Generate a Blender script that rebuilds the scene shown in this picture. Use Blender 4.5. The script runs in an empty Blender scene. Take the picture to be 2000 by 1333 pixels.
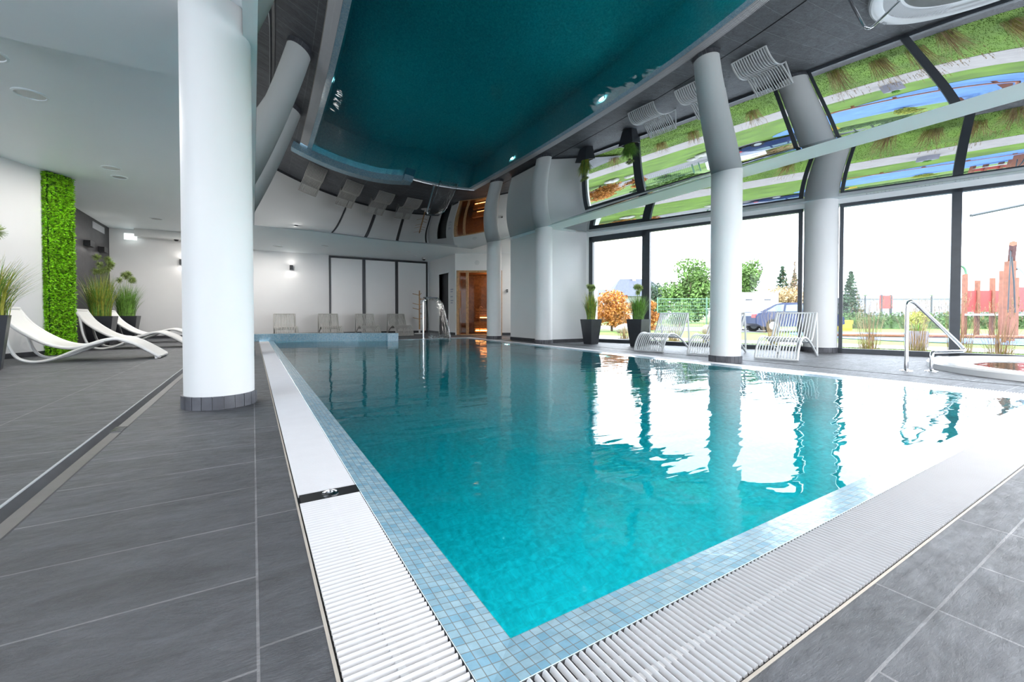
import bpy, bmesh, math, random
from mathutils import Vector, Matrix
SC = bpy.context.scene
COL = SC.collection
PI = math.pi
# ------------------------------------------------------------------ camera
CAM_F, CAM_P, CAM_YAW, CAM_H = 837.0, 0.018, math.radians(31.16), 0.70
cd = bpy.data.cameras.new('camera'); cam = bpy.data.objects.new('camera', cd); COL.objects.link(cam)
cd.sensor_width = 36.0; cd.lens = CAM_F / 2000 * 36.0
cd.shift_y = (616 + CAM_F * math.tan(CAM_P) - 666.5) / 2000.0
cd.clip_start = 0.05; cd.clip_end = 400
cam.location = (0, 0, CAM_H); cam.rotation_euler = (PI / 2 - CAM_P, 0, -CAM_YAW)
SC.camera = cam
# ------------------------------------------------------------------ exposure
SC.view_settings.view_transform = 'Standard'; SC.view_settings.look = 'None'
SC.view_settings.gamma = 1.0; SC.view_settings.exposure = 1.78
SC.view_settings.use_curve_mapping = False
SC.cycles.max_bounces = 12; SC.cycles.transparent_max_bounces = 16
SC.cycles.diffuse_bounces = 5; SC.cycles.glossy_bounces = 6; SC.cycles.transmission_bounces = 8
SC.cycles.caustics_reflective = False; SC.cycles.sample_clamp_indirect = 6; SC.cycles.caustics_refractive = True
# ------------------------------------------------------------------ sky
wd = bpy.data.worlds.new('sky'); SC.world = wd; wd.use_nodes = True
nt = wd.node_tree; nt.nodes.clear()
wo = nt.nodes.new('ShaderNodeOutputWorld'); bg = nt.nodes.new('ShaderNodeBackground')
tc = nt.nodes.new('ShaderNodeTexCoord'); mp = nt.nodes.new('ShaderNodeMapping'); mp.inputs['Scale'].default_value = (2.0, 2.0, 7.0)
nz = nt.nodes.new('ShaderNodeTexNoise'); nz.inputs['Scale'].default_value = 1.6; nz.inputs['Detail'].default_value = 6
rp = nt.nodes.new('ShaderNodeValToRGB')
rp.color_ramp.elements[0].position = .38; rp.color_ramp.elements[0].color = (.66, .78, .95, 1)
rp.color_ramp.elements[1].position = .60; rp.color_ramp.elements[1].color = (.92, .94, .97, 1)
nt.links.new(tc.outputs['Generated'], mp.inputs[0]); nt.links.new(mp.outputs[0], nz.inputs['Vector'])
nt.links.new(nz.outputs['Fac'], rp.inputs[0]); nt.links.new(rp.outputs[0], bg.inputs[0])
bg.inputs[1].default_value = 2.6
nt.links.new(bg.outputs[0], wo.inputs[0])
# low hazy sun from beyond the right-hand windows
sd = bpy.data.lights.new('sun', 'SUN'); sd.energy = 0.9; sd.angle = math.radians(25); sd.color = (1, .96, .88)
sun = bpy.data.objects.new('sun', sd); COL.objects.link(sun)
sun.rotation_euler = Vector((-0.5, 0.30, -0.62)).to_track_quat('-Z', 'Y').to_euler()

# fill lamps added to brighten the hall, mostly behind camera or over aisles
FILL_LAMPS = [(-2.03, 5.75, 3.02, 13), (-2.13, 7.0, 3.17, 11), (-2.03, 9.78, 3.17, 12), (-2.11, 14.0, 3.17, 16), (-2.6, 1.0, 3.02, 9), (-2.4, -1.5, 3.02, 12),
         (1.2, -1.6, 2.82, 7), (3.4, -.9, 2.82, 34), (5.4, -.9, 2.82, 44), (2.2, -2.8, 2.82, 8), (4.6, -2.8, 2.82, 24), (7.8, -4.2, 2.82, 20), (9.6, -4.2, 2.82, 20), (8.6, 11.7, 2.82, 16),
         (.7, 15.2, 2.82, 9), (-1.2, 12.4, 3.17, 9), (-1.2, 15.2, 3.17, 6)]
for x_, y_, z_, e_ in FILL_LAMPS:
    ld = bpy.data.lights.new('ceiling_fill_light', 'AREA'); ld.shape = 'DISK'; ld.size = .26; ld.energy = e_; ld.color = (1, .965, .93)
    lo = bpy.data.objects.new('ceiling_fill_light', ld); COL.objects.link(lo); lo.location = (x_, y_, z_)
# ------------------------------------------------------------------ materials
def nodemat(name):
    m = bpy.data.materials.new(name); m.use_nodes = True
    n = m.node_tree; b = n.nodes['Principled BSDF']; return m, n, b
def mat(name, c, rough=.5, metal=0, spec=.5, noise=0, nscale=8, bump=0, bscale=60, emit=None, es=0):
    m, n, b = nodemat(name)
    b.inputs['Base Color'].default_value = (*c, 1); b.inputs['Roughness'].default_value = rough
    b.inputs['Metallic'].default_value = metal; b.inputs['Specular IOR Level'].default_value = spec
    if emit: b.inputs['Emission Color'].default_value = (*emit, 1); b.inputs['Emission Strength'].default_value = es
    if noise or bump:
        g = n.nodes.new('ShaderNodeNewGeometry')
    if noise:
        t = n.nodes.new('ShaderNodeTexNoise'); t.inputs['Scale'].default_value = nscale; t.inputs['Detail'].default_value = 5
        n.links.new(g.outputs['Position'], t.inputs['Vector'])
        r = n.nodes.new('ShaderNodeValToRGB')
        r.color_ramp.elements[0].position = .3; r.color_ramp.elements[1].position = .7
        r.color_ramp.elements[0].color = (*[max(0, x * (1 - noise)) for x in c], 1)
        r.color_ramp.elements[1].color = (*[min(1, x * (1 + noise)) for x in c], 1)
        n.links.new(t.outputs['Fac'], r.inputs[0]); n.links.new(r.outputs[0], b.inputs['Base Color'])
    if bump:
        t = n.nodes.new('ShaderNodeTexNoise'); t.inputs['Scale'].default_value = bscale; t.inputs['Detail'].default_value = 4
        n.links.new(g.outputs['Position'], t.inputs['Vector'])
        bp = n.nodes.new('ShaderNodeBump'); bp.inputs['Strength'].default_value = bump; bp.inputs['Distance'].default_value = .02
        n.links.new(t.outputs['Fac'], bp.inputs['Height']); n.links.new(bp.outputs[0], b.inputs['Normal'])
    return m
def tilemat(name, c1, c2, cm, bw, rh, mortar, ox=0, oy=0, axes='xy', rough=.35, offset=0., noise=.42, bump=.45, squash=1, slate=False, spec=.5):
    m, n, b = nodemat(name); N = n.nodes.new; L = n.links.new
    g = N('ShaderNodeNewGeometry'); s = N('ShaderNodeSeparateXYZ'); cb = N('ShaderNodeCombineXYZ')
    L(g.outputs['Position'], s.inputs[0])
    for k, ax in enumerate(axes):
        a = N('ShaderNodeMath'); a.operation = 'SUBTRACT'; L(s.outputs['XYZ'.index(ax.upper())], a.inputs[0]); a.inputs[1].default_value = (ox, oy)[k]
        L(a.outputs[0], cb.inputs[k])
    br = N('ShaderNodeTexBrick'); br.offset = offset; br.squash = squash
    L(cb.outputs[0], br.inputs['Vector']); br.inputs['Scale'].default_value = 1
    br.inputs['Brick Width'].default_value = bw; br.inputs['Row Height'].default_value = rh
    br.inputs['Mortar Size'].default_value = mortar; br.inputs['Mortar Smooth'].default_value = .1; br.inputs['Bias'].default_value = 0
    br.inputs['Color1'].default_value = (*c1, 1); br.inputs['Color2'].default_value = (*c2, 1); br.inputs['Mortar'].default_value = (*cm, 1)
    t = N('ShaderNodeTexNoise'); t.inputs['Detail'].default_value = 8; t.inputs['Scale'].default_value = 2.6 if slate else 30
    if slate:
        mp_ = N('ShaderNodeMapping'); mp_.inputs['Scale'].default_value = (1, 2.6, 1); mp_.inputs['Rotation'].default_value = (0, 0, .3)
        L(g.outputs['Position'], mp_.inputs[0]); L(mp_.outputs[0], t.inputs['Vector']); t.inputs['Roughness'].default_value = .72; t.inputs['Distortion'].default_value = .6
    else: L(g.outputs['Position'], t.inputs['Vector'])
    if slate: t.inputs['Detail'].default_value = 12; t.inputs['Roughness'].default_value = .8
    r = N('ShaderNodeValToRGB'); r.color_ramp.elements[0].position = .38 if slate else .3; r.color_ramp.elements[1].position = .62 if slate else .72
    lo, hi = 1 - noise, 1 + noise
    r.color_ramp.elements[0].color = (lo, lo, lo, 1); r.color_ramp.elements[1].color = (hi, hi, hi, 1)
    L(t.outputs['Fac'], r.inputs[0])
    mx = N('ShaderNodeMix'); mx.data_type = 'RGBA'; mx.blend_type = 'MULTIPLY'; mx.inputs['Factor'].default_value = 1
    L(br.outputs['Color'], mx.inputs['A']); L(r.outputs[0], mx.inputs['B']); L(mx.outputs['Result'], b.inputs['Base Color'])
    bp = N('ShaderNodeBump'); bp.inputs['Strength'].default_value = bump; bp.inputs['Distance'].default_value = .01
    hb = N('ShaderNodeMath'); hb.operation = 'SUBTRACT'; L(t.outputs['Fac'], hb.inputs[0])
    L(br.outputs['Fac'], hb.inputs[1])
    if slate:                                   # riven slate relief, uneven gloss
        t3 = N('ShaderNodeTexNoise'); t3.inputs['Scale'].default_value = 11; t3.inputs['Detail'].default_value = 10; t3.inputs['Roughness'].default_value = .68; L(mp_.outputs[0], t3.inputs['Vector'])
        ad = N('ShaderNodeMath'); ad.operation = 'MULTIPLY_ADD'; L(t3.outputs['Fac'], ad.inputs[0]); ad.inputs[1].default_value = 1.6; L(hb.outputs[0], ad.inputs[2]); L(ad.outputs[0], bp.inputs['Height'])
        bp.inputs['Distance'].default_value = .022; bp.inputs['Strength'].default_value = .7
        r3 = N('ShaderNodeMapRange'); r3.inputs['From Min'].default_value = .3; r3.inputs['From Max'].default_value = .7; r3.inputs['To Min'].default_value = .36; r3.inputs['To Max'].default_value = .62
        L(t3.outputs['Fac'], r3.inputs['Value']); L(r3.outputs[0], b.inputs['Roughness'])
    else:
        L(hb.outputs[0], bp.inputs['Height']); b.inputs['Roughness'].default_value = rough
    L(bp.outputs[0], b.inputs['Normal']); b.inputs['Specular IOR Level'].default_value = .85 if slate else spec
    return m
SL1, SL2, GR = (.056, .060, .071), (.076, .080, .092), (.22, .22, .23)
M = {}
M['floorL'] = tilemat('slate_left', SL1, SL2, GR, .69, .352, .0032, ox=.003 - .69 * 20, oy=1.325 - .352 * 40, slate=True)
M['floorS'] = tilemat('slate_strip', SL1, SL2, GR, .69, .68, .0032, ox=.003 - .69 * 20, oy=1.035 - .68 * 40, slate=True)
M['floorF'] = tilemat('slate_front', SL1, SL2, GR, .34, .34, .0032, ox=1.385 - .34 * 40, oy=.338 - .34 * 60, slate=True)
M['floorF1'] = tilemat('slate_front_row', SL1, SL2, GR, .68, .34, .0032, ox=1.385 - .68 * 40, oy=.338 - .34 * 60, slate=True)
M['floorR'] = tilemat('slate_right', SL1, SL2, GR, .68, .34, .0032, ox=6.49 - .68 * 40, oy=.338 - .34 * 60, slate=True)
MO1, MO2, MOG = (.22, .43, .58), (.38, .55, .64), (.22, .25, .25)
for ax in ('xy', 'xz', 'yz'):
    M['mos_' + ax] = tilemat('mosaic_' + ax, MO1, MO2, MOG, .0242, .0242, .0011, ox=.479 - .0242 * 400 if ax[0] == 'x' else .798 - .0242 * 400, oy=.798 - .0242 * 400 if ax[1] == 'y' else -.0242 * 200, axes=ax, rough=.18, noise=.12, bump=.12)
    M['basin_' + ax] = tilemat('basin_' + ax, (.42, .80, .80), (.50, .86, .86), (.50, .76, .76), .05, .05, .002, axes=ax, rough=.4, noise=.22, bump=.1)
M['white'] = mat('white_paint', (.80, .80, .79), .55, noise=.015, nscale=2, bump=.02, bscale=200)
M['wall'] = mat('wall_paint', (.76, .755, .75), .6, noise=.02, nscale=1.5, bump=.02, bscale=150)
M['ceil'] = mat('ceiling_paint', (.84, .90, .92), .5, noise=.01, nscale=1)
M['panel'] = mat('white_panel', (.80, .785, .77), .35, noise=.015, nscale=1.5)
M['black'] = mat('black_metal', (.012, .012, .014), .4, noise=.2)
M['frame'] = mat('anthracite_frame', (.045, .052, .062), .4, noise=.1)
M['dark'] = mat('dark_laminate', (.035, .034, .036), .55, noise=.25, nscale=6, bump=.05)
M['skirt'] = mat('skirting_slate', (.036, .037, .043), .4, noise=.3, nscale=10)
M['slate'] = mat('slate_piece', (.085, .086, .098), .45, noise=.3, nscale=9, bump=.1, bscale=30)
M['grout'] = mat('grout', (.34, .34, .35), .7, noise=.1)
M['grate'] = mat('white_plastic_grating', (.64, .64, .66), .35, noise=.02)
M['gutter'] = mat('dark_gutter', (.16, .155, .16), .6, noise=.2)
M['beige'] = mat('beige_sealant', (.55, .50, .44), .6, noise=.1)
M['steel'] = mat('polished_steel', (.78, .78, .80), .12, metal=1, noise=.03)
M['pwhite'] = mat('white_plastic', (.84, .83, .81), .32, noise=.01)
M['mwhite'] = mat('white_powder_coat', (.80, .82, .82), .35, noise=.02)
M['backlit'] = mat('backlit_powder_coat', (.40, .39, .37), .5, noise=.05)  # white coat greyed: the back loungers' backlit shade is in the colour
M['pot'] = mat('anthracite_planter', (.030, .033, .040), .38, noise=.15)
M['blade'] = mat('grass_blade_green', (.16, .33, .05), .5, noise=.5, nscale=14)
M['bladey'] = mat('grass_blade_yellow', (.42, .42, .06), .5, noise=.4, nscale=14)
M['tuft'] = mat('pale_seed_head', (.40, .50, .18), .7, noise=.3, nscale=30)
M['moss'] = mat('bright_artificial_leaves', (.25, .56, .015), .55, noise=.75, nscale=22)
M['mossd'] = mat('leaf_backing', (.02, .07, .008), .8, noise=.4)
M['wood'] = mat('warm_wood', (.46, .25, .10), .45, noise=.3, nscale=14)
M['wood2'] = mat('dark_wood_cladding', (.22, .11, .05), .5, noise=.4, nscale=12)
M['soil'] = mat('planter_soil', (.05, .035, .02), .9, noise=.3)
M['grey'] = mat('light_grey_plastic', (.42, .44, .46), .5, noise=.05)
M['lamp'] = mat('white_light', (1, 1, 1), .5, noise=.01, emit=(1, .98, .95), es=3.0)
M['lampoff'] = mat('unlit_diffuser', (.66, .67, .66), .4, noise=.01)
M['sand'] = mat('gravel', (0.085, 0.085, 0.090), .9, noise=.6, nscale=40, bump=.4, bscale=60)
M['lawn'] = mat('lawn', (0.088, 0.156, 0.016), .9, noise=.35, nscale=1.3, bump=.15, bscale=30)
M['lawnb'] = mat('lawn_blades', (0.104, 0.176, 0.020), .8, noise=.5, nscale=9)
M['path'] = mat('pale_paving', (0.268, 0.246, 0.241), .85, noise=.12, nscale=6)
M['blue'] = mat('blue_rubber', (0.075, 0.170, 0.378), .8, noise=.2, nscale=2)
M['asph'] = mat('asphalt', (0.171, 0.167, 0.171), .9, noise=.2, nscale=3)
M['redp'] = mat('red_play_panel', (0.372, 0.060, 0.054), .55, noise=.08)
M['redw'] = mat('red_brown_timber', (0.236, 0.084, 0.045), .6, noise=.2)
M['bark'] = mat('bark', (.16, .11, .08), .9, noise=.4, nscale=12)
M['lg'] = mat('leaves_green', (0.103, 0.184, 0.041), .7, noise=.6, nscale=1.1)
M['lo'] = mat('leaves_orange', (0.433, 0.172, 0.032), .7, noise=.45, nscale=2)
M['ld'] = mat('needles_dark', (0.046, 0.082, 0.046), .8, noise=.5, nscale=1.5)
M['lh'] = mat('hedge_green', (0.065, 0.122, 0.036), .8, noise=.6, nscale=3)
M['ly'] = mat('shrub_yellow_green', (0.341, 0.358, 0.057), .8, noise=.4, nscale=5)
M['straw'] = mat('dry_grass', (0.410, 0.282, 0.154), .8, noise=.5, nscale=10)
M['house'] = mat('pale_render', (0.312, 0.302, 0.293), .8, noise=.05)
M['roof'] = mat('blue_grey_roof', (0.058, 0.067, 0.096), .7, noise=.2, nscale=3)
M['lilac'] = mat('lilac_grey_wall', (0.264, 0.258, 0.315), .8, noise=.1)
M['fgreen'] = mat('green_wire', (0.096, 0.202, 0.134), .6, noise=.1)
M['carb'] = mat('dark_blue_car_paint', (.018, .030, .085), .2, noise=.05)
M['glassd'] = mat('car_glass', (.20, .28, .32), .08, noise=.05)
M['tyre'] = mat('rubber', (.02, .02, .02), .8, noise=.2)
M['redl'] = mat('red_lens', (.55, .02, .02), .3, noise=.1)
M['yel'] = mat('yellow_paint', (0.552, 0.358, 0.026), .6, noise=.1)
M['stone'] = mat('pale_rock', (0.372, 0.358, 0.338), .85, noise=.3, nscale=6)
M['text'] = mat('blue_grey_print', (.30, .33, .42), .6, noise=.02)
def shader(name, build):
    m = bpy.data.materials.new(name); m.use_nodes = True; n = m.node_tree; n.nodes.clear()
    o = n.nodes.new('ShaderNodeOutputMaterial'); build(n, o); return m
def _mirror(n, o):          # black glossy stretch film: mirror over a black base
    N = n.nodes.new; L = n.links.new
    g = N('ShaderNodeBsdfGlossy'); g.inputs['Roughness'].default_value = 0.0; g.inputs['Color'].default_value = (.93, .98, 1, 1)
    d = N('ShaderNodeBsdfDiffuse'); d.inputs['Color'].default_value = (.004, .005, .006, 1)
    f = N('ShaderNodeFresnel'); f.inputs['IOR'].default_value = 3.7
    m = N('ShaderNodeMixShader'); L(f.outputs[0], m.inputs[0]); L(d.outputs[0], m.inputs[1]); L(g.outputs[0], m.inputs[2]); L(m.outputs[0], o.inputs[0])
M['mirror'] = shader('black_gloss_stretch_film', _mirror)
def _water(n, o):
    N = n.nodes.new; L = n.links.new
    geo = N('ShaderNodeNewGeometry')
    mp1 = N('ShaderNodeMapping'); mp1.inputs['Rotation'].default_value = (0, 0, .54); mp1.inputs['Scale'].default_value = (.55, 1.25, 1)
    t1 = N('ShaderNodeTexNoise'); t1.inputs['Scale'].default_value = 4.2; t1.inputs['Detail'].default_value = 2.5; t1.inputs['Distortion'].default_value = .4
    t2 = N('ShaderNodeTexNoise'); t2.inputs['Scale'].default_value = 1.1; t2.inputs['Detail'].default_value = 1.5
    L(geo.outputs['Position'], mp1.inputs[0]); L(mp1.outputs[0], t1.inputs['Vector']); L(mp1.outputs[0], t2.inputs['Vector'])
    a = N('ShaderNodeMath'); a.operation = 'MULTIPLY_ADD'; L(t2.outputs['Fac'], a.inputs[0]); a.inputs[1].default_value = 2.2; L(t1.outputs['Fac'], a.inputs[2])
    bp = N('ShaderNodeBump'); bp.inputs['Strength'].default_value = .13; bp.inputs['Distance'].default_value = .04
    L(a.outputs[0], bp.inputs['Height'])
    f = N('ShaderNodeFresnel'); f.inputs['IOR'].default_value = 1.333; L(bp.outputs[0], f.inputs['Normal'])
    g = N('ShaderNodeBsdfGlossy'); g.inputs['Roughness'].default_value = .01; L(bp.outputs[0], g.inputs['Normal'])
    tr = N('ShaderNodeBsdfRefraction'); tr.inputs['IOR'].default_value = 1.333; tr.inputs['Roughness'].default_value = 0; L(bp.outputs[0], tr.inputs['Normal'])
    m = N('ShaderNodeMixShader'); L(f.outputs[0], m.inputs[0]); L(tr.outputs[0], m.inputs[1]); L(g.outputs[0], m.inputs[2]); L(m.outputs[0], o.inputs[0])
    v = N('ShaderNodeVolumeAbsorption'); v.inputs['Color'].default_value = (.0, .895, .925, 1); v.inputs['Density'].default_value = 1.25
    L(v.outputs[0], o.inputs[1])
M['water'] = shader('pool_water', _water)
def _spa(n, o):
    N = n.nodes.new; L = n.links.new
    geo = N('ShaderNodeNewGeometry'); t1 = N('ShaderNodeTexNoise'); t1.inputs['Scale'].default_value = 5; L(geo.outputs['Position'], t1.inputs['Vector'])
    bp = N('ShaderNodeBump'); bp.inputs['Strength'].default_value = .08; bp.inputs['Distance'].default_value = .05; L(t1.outputs['Fac'], bp.inputs['Height'])
    f = N('ShaderNodeFresnel'); f.inputs['IOR'].default_value = 1.4; L(bp.outputs[0], f.inputs['Normal'])
    g = N('ShaderNodeBsdfGlossy'); g.inputs['Roughness'].default_value = .01; L(bp.outputs[0], g.inputs['Normal'])
    tr = N('ShaderNodeBsdfTransparent'); tr.inputs[0].default_value = (.72, .93, .97, 1)
    m = N('ShaderNodeMixShader'); L(f.outputs[0], m.inputs[0]); L(tr.outputs[0], m.inputs[1]); L(g.outputs[0], m.inputs[2]); L(m.outputs[0], o.inputs[0])
M['spa'] = shader('spa_water', _spa)
def mkglass(name, tint, ior=1.25):
    def b(n, o):
        N = n.nodes.new; L = n.links.new
        f = N('ShaderNodeFresnel'); f.inputs['IOR'].default_value = ior
        g = N('ShaderNodeBsdfGlossy'); g.inputs['Roughness'].default_value = 0
        tr = N('ShaderNodeBsdfTransparent'); tr.inputs[0].default_value = (*tint, 1)
        m = N('ShaderNodeMixShader'); L(f.outputs[0], m.inputs[0]); L(tr.outputs[0], m.inputs[1]); L(g.outputs[0], m.inputs[2]); L(m.outputs[0], o.inputs[0])
    return shader(name, b)
M['glass'] = mkglass('window_glass', (.97, .98, .98), 1.2)
M['sglass'] = mkglass('sauna_glass', (.86, .78, .68), 1.22)
M['sheet2'] = mkglass('water_stream_glass', (.75, .78, .80), 1.7)
def _sheet(n, o):
    N = n.nodes.new; L = n.links.new
    geo = N('ShaderNodeNewGeometry'); mp_ = N('ShaderNodeMapping'); mp_.inputs['Scale'].default_value = (9, 9, 1.6)
    t1 = N('ShaderNodeTexNoise'); t1.inputs['Scale'].default_value = 2.5; t1.inputs['Detail'].default_value = 3
    L(geo.outputs['Position'], mp_.inputs[0]); L(mp_.outputs[0], t1.inputs['Vector'])
    bp = N('ShaderNodeBump'); bp.inputs['Strength'].default_value = .6; bp.inputs['Distance'].default_value = .05; L(t1.outputs['Fac'], bp.inputs['Height'])
    f = N('ShaderNodeFresnel'); f.inputs['IOR'].default_value = 1.33; L(bp.outputs[0], f.inputs['Normal'])
    g = N('ShaderNodeBsdfGlossy'); g.inputs['Roughness'].default_value = .05; L(bp.outputs[0], g.inputs['Normal'])
    tr = N('ShaderNodeBsdfTransparent'); tr.inputs[0].default_value = (.86, .88, .88, 1)
    m = N('ShaderNodeMixShader'); L(f.outputs[0], m.inputs[0]); L(tr.outputs[0], m.inputs[1]); L(g.outputs[0], m.inputs[2]); L(m.outputs[0], o.inputs[0])
M['sheet'] = shader('falling_water', _sheet)

# ------------------------------------------------------------------ mesh helpers
class MB:
    def __init__(s): s.v = []; s.f = []; s.mi = []; s.m = 0
    def add(s, vs, fs):
        b = len(s.v); s.v += [tuple(v) for v in vs]; s.f += [tuple(i + b for i in f) for f in fs]; s.mi += [s.m] * len(fs); return s
    def box(s, x0, y0, z0, x1, y1, z1, mx=None):
        vs = [Vector(p) for p in ((x0, y0, z0), (x1, y0, z0), (x1, y1, z0), (x0, y1, z0), (x0, y0, z1), (x1, y0, z1), (x1, y1, z1), (x0, y1, z1))]
        if mx: vs = [mx @ v for v in vs]
        return s.add(vs, [(0, 3, 2, 1), (4, 5, 6, 7), (0, 1, 5, 4), (1, 2, 6, 5), (2, 3, 7, 6), (3, 0, 4, 7)])
    def quad(s, *p): return s.add(p, [tuple(range(len(p)))])
    def prism(s, poly, z0, z1):
        n = len(poly)
        return s.add([(x, y, z0) for x, y in poly] + [(x, y, z1) for x, y in poly], [tuple(range(n))[::-1], tuple(range(n, 2 * n))] + [(i, (i + 1) % n, (i + 1) % n + n, i + n) for i in range(n)])
    def cyl(s, x, y, z0, z1, r0, r1=None, n=24, cap=True):
        r1 = r0 if r1 is None else r1
        vs = [(x + r * math.cos(2 * PI * i / n), y + r * math.sin(2 * PI * i / n), z) for z, r in ((z0, r0), (z1, r1)) for i in range(n)]
        fs = [(i, (i + 1) % n, (i + 1) % n + n, i + n) for i in range(n)]
        if cap: fs += [tuple(range(n))[::-1], tuple(range(n, 2 * n))]
        return s.add(vs, fs)
    def lathe(s, x, y, prof, n=48, sx=1, sy=1):
        vs = [(x + sx * r * math.cos(2 * PI * i / n), y + sy * r * math.sin(2 * PI * i / n), z) for r, z in prof for i in range(n)]
        fs = [(k * n + i, k * n + (i + 1) % n, (k + 1) * n + (i + 1) % n, (k + 1) * n + i) for k in range(len(prof) - 1) for i in range(n)]
        return s.add(vs, fs)
    def tube(s, pts, r, n=8, flat=1.0, taper=None):
        pts = [Vector(p) for p in pts]; m = len(pts); vs = []; prev = None
        for i, p in enumerate(pts):
            t = (pts[min(i + 1, m - 1)] - pts[max(i - 1, 0)]).normalized()
            a = prev if prev else (Vector((0, 0, 1)) if abs(t.z) < .9 else Vector((1, 0, 0)))
            u = (a - t * a.dot(t)).normalized(); w = t.cross(u); prev = u
            rr = r if taper is None else r * taper[i]
            vs += [p + u * rr * math.cos(2 * PI * k / n) + w * rr * flat * math.sin(2 * PI * k / n) for k in range(n)]
        fs = [(i * n + k, i * n + (k + 1) % n, (i + 1) * n + (k + 1) % n, (i + 1) * n + k) for i in range(m - 1) for k in range(n)]
        return s.add(vs, fs + [tuple(range(n))[::-1], tuple(range((m - 1) * n, m * n))])
    def ribbon(s, pts, y0, y1, th):      # profile in x-z swept over y with thickness
        n = len(pts); top = []; bot = []
        for i, (x, z) in enumerate(pts):
            x0_, z0_ = pts[max(i - 1, 0)]; x1_, z1_ = pts[min(i + 1, n - 1)]
            l = math.hypot(x1_ - x0_, z1_ - z0_) or 1; nx, nz_ = -(z1_ - z0_) / l, (x1_ - x0_) / l
            if nz_ < 0: nx, nz_ = -nx, -nz_
            top.append((x, z)); bot.append((x - nx * th, z - nz_ * th))
        vs = [(x, y0, z) for x, z in top] + [(x, y1, z) for x, z in top] + [(x, y0, z) for x, z in bot] + [(x, y1, z) for x, z in bot]
        fs = []
        for i in range(n - 1):
            fs += [(i, i + 1, n + i + 1, n + i), (2 * n + i, 3 * n + i, 3 * n + i + 1, 2 * n + i + 1), (i, 2 * n + i, 2 * n + i + 1, i + 1), (n + i, n + i + 1, 3 * n + i + 1, 3 * n + i)]
        fs += [(0, n, 3 * n, 2 * n), (n - 1, 3 * n - 1, 4 * n - 1, 2 * n - 1)]
        return s.add(vs, fs)
    def build(s, name, mats, parent=None, smooth=False, loc=None):
        me = bpy.data.meshes.new(name); me.from_pydata(s.v, [], s.f); me.update()
        mats = mats if isinstance(mats, (list, tuple)) else [mats]
        for m in mats: me.materials.append(M[m] if isinstance(m, str) else m)
        if len(mats) > 1: me.polygons.foreach_set('material_index', s.mi)
        bm = bmesh.new(); bm.from_mesh(me); bmesh.ops.recalc_face_normals(bm, faces=bm.faces); bm.to_mesh(me); bm.free()
        if smooth:
            me.polygons.foreach_set('use_smooth', [True] * len(me.polygons))
            me.set_sharp_from_angle(angle=math.radians(smooth if smooth is not True else 40))
        o = bpy.data.objects.new(name, me); COL.objects.link(o)
        if parent: o.parent = parent
        if loc: o.location = loc
        return o
def tag(o, label=None, cat=None, group=None, kind=None):
    if label: o['label'] = label
    if cat: o['category'] = cat
    if group: o['group'] = group
    if kind: o['kind'] = kind
    return o
def struct(o, label=None): o['kind'] = 'structure'; o['label'] = label or ''; 
def thing(name, label, cat, loc=(0, 0, 0), rz=0, group=None):
    o = bpy.data.objects.new(name, None); COL.objects.link(o); o.location = loc; o.rotation_euler = (0, 0, rz)
    o.empty_display_size = .1
    return tag(o, label, cat, group)
def dup(root, loc, rz, label, group=None):
    r = root.copy(); COL.objects.link(r); r.location = loc; r.rotation_euler = (0, 0, rz); r['label'] = label
    if group: r['group'] = group
    for ch in list(root.children):
        c = ch.copy(); COL.objects.link(c); c.parent = r
        for g in list(ch.children):
            d = g.copy(); COL.objects.link(d); d.parent = c
    return r
def S(o, label):
    o['kind'] = 'structure'; o['label'] = label; return o
def arcpts(pts, n=8):           # Catmull-Rom smoothing
    out = []; P = [Vector(p) for p in pts]; P = [P[0] * 2 - P[1]] + P + [P[-1] * 2 - P[-2]]
    for i in range(1, len(P) - 2):
        for k in range(n):
            t = k / n; a, b, c, d = P[i - 1:i + 3]
            out.append(.5 * ((2 * b) + (c - a) * t + (2 * a - 5 * b + 4 * c - d) * t * t + (3 * b - a - 3 * c + d) * t ** 3))
    out.append(P[-2]); return out

# ------------------------------------------------------------------ key dimensions
HC = 2.85                                       # pool hall soffit
GXL0, GXL1, WXL = .136, .358, .479              # left: grating outer, inner, water
GXR0, GXR1, WXR = 5.88, 5.66, 5.54              # right
GYF0, GYF1, WYF = .462, .680, .798              # front
WYB = 12.04                                     # far edge
def arc(n=24, off=0):                           # inner face of raised curved wall (plan)
    P = arcpts([(3.34, 12.02, 0), (2.55, 12.62, 0), (1.7, 12.97, 0), (.95, 13.16, 0), (.30, 13.25, 0), (-.05, 13.27, 0)], 5)
    out = []
    for i, p in enumerate(P):
        t = (P[min(i + 1, len(P) - 1)] - P[max(i - 1, 0)]).normalized(); nrm = Vector((t.y, -t.x, 0))
        if nrm.y < 0: nrm = -nrm
        q = p + nrm * off; out.append((q.x, q.y))
    return out
WA = Vector((7.58, 8.76)); WD = Vector((.3229, -.9464)); WN = Vector((.9464, .3229))   # window wall line and outward normal
def W(s, o=0): p = WA + WD * s + WN * o; return (p.x, p.y)

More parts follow.
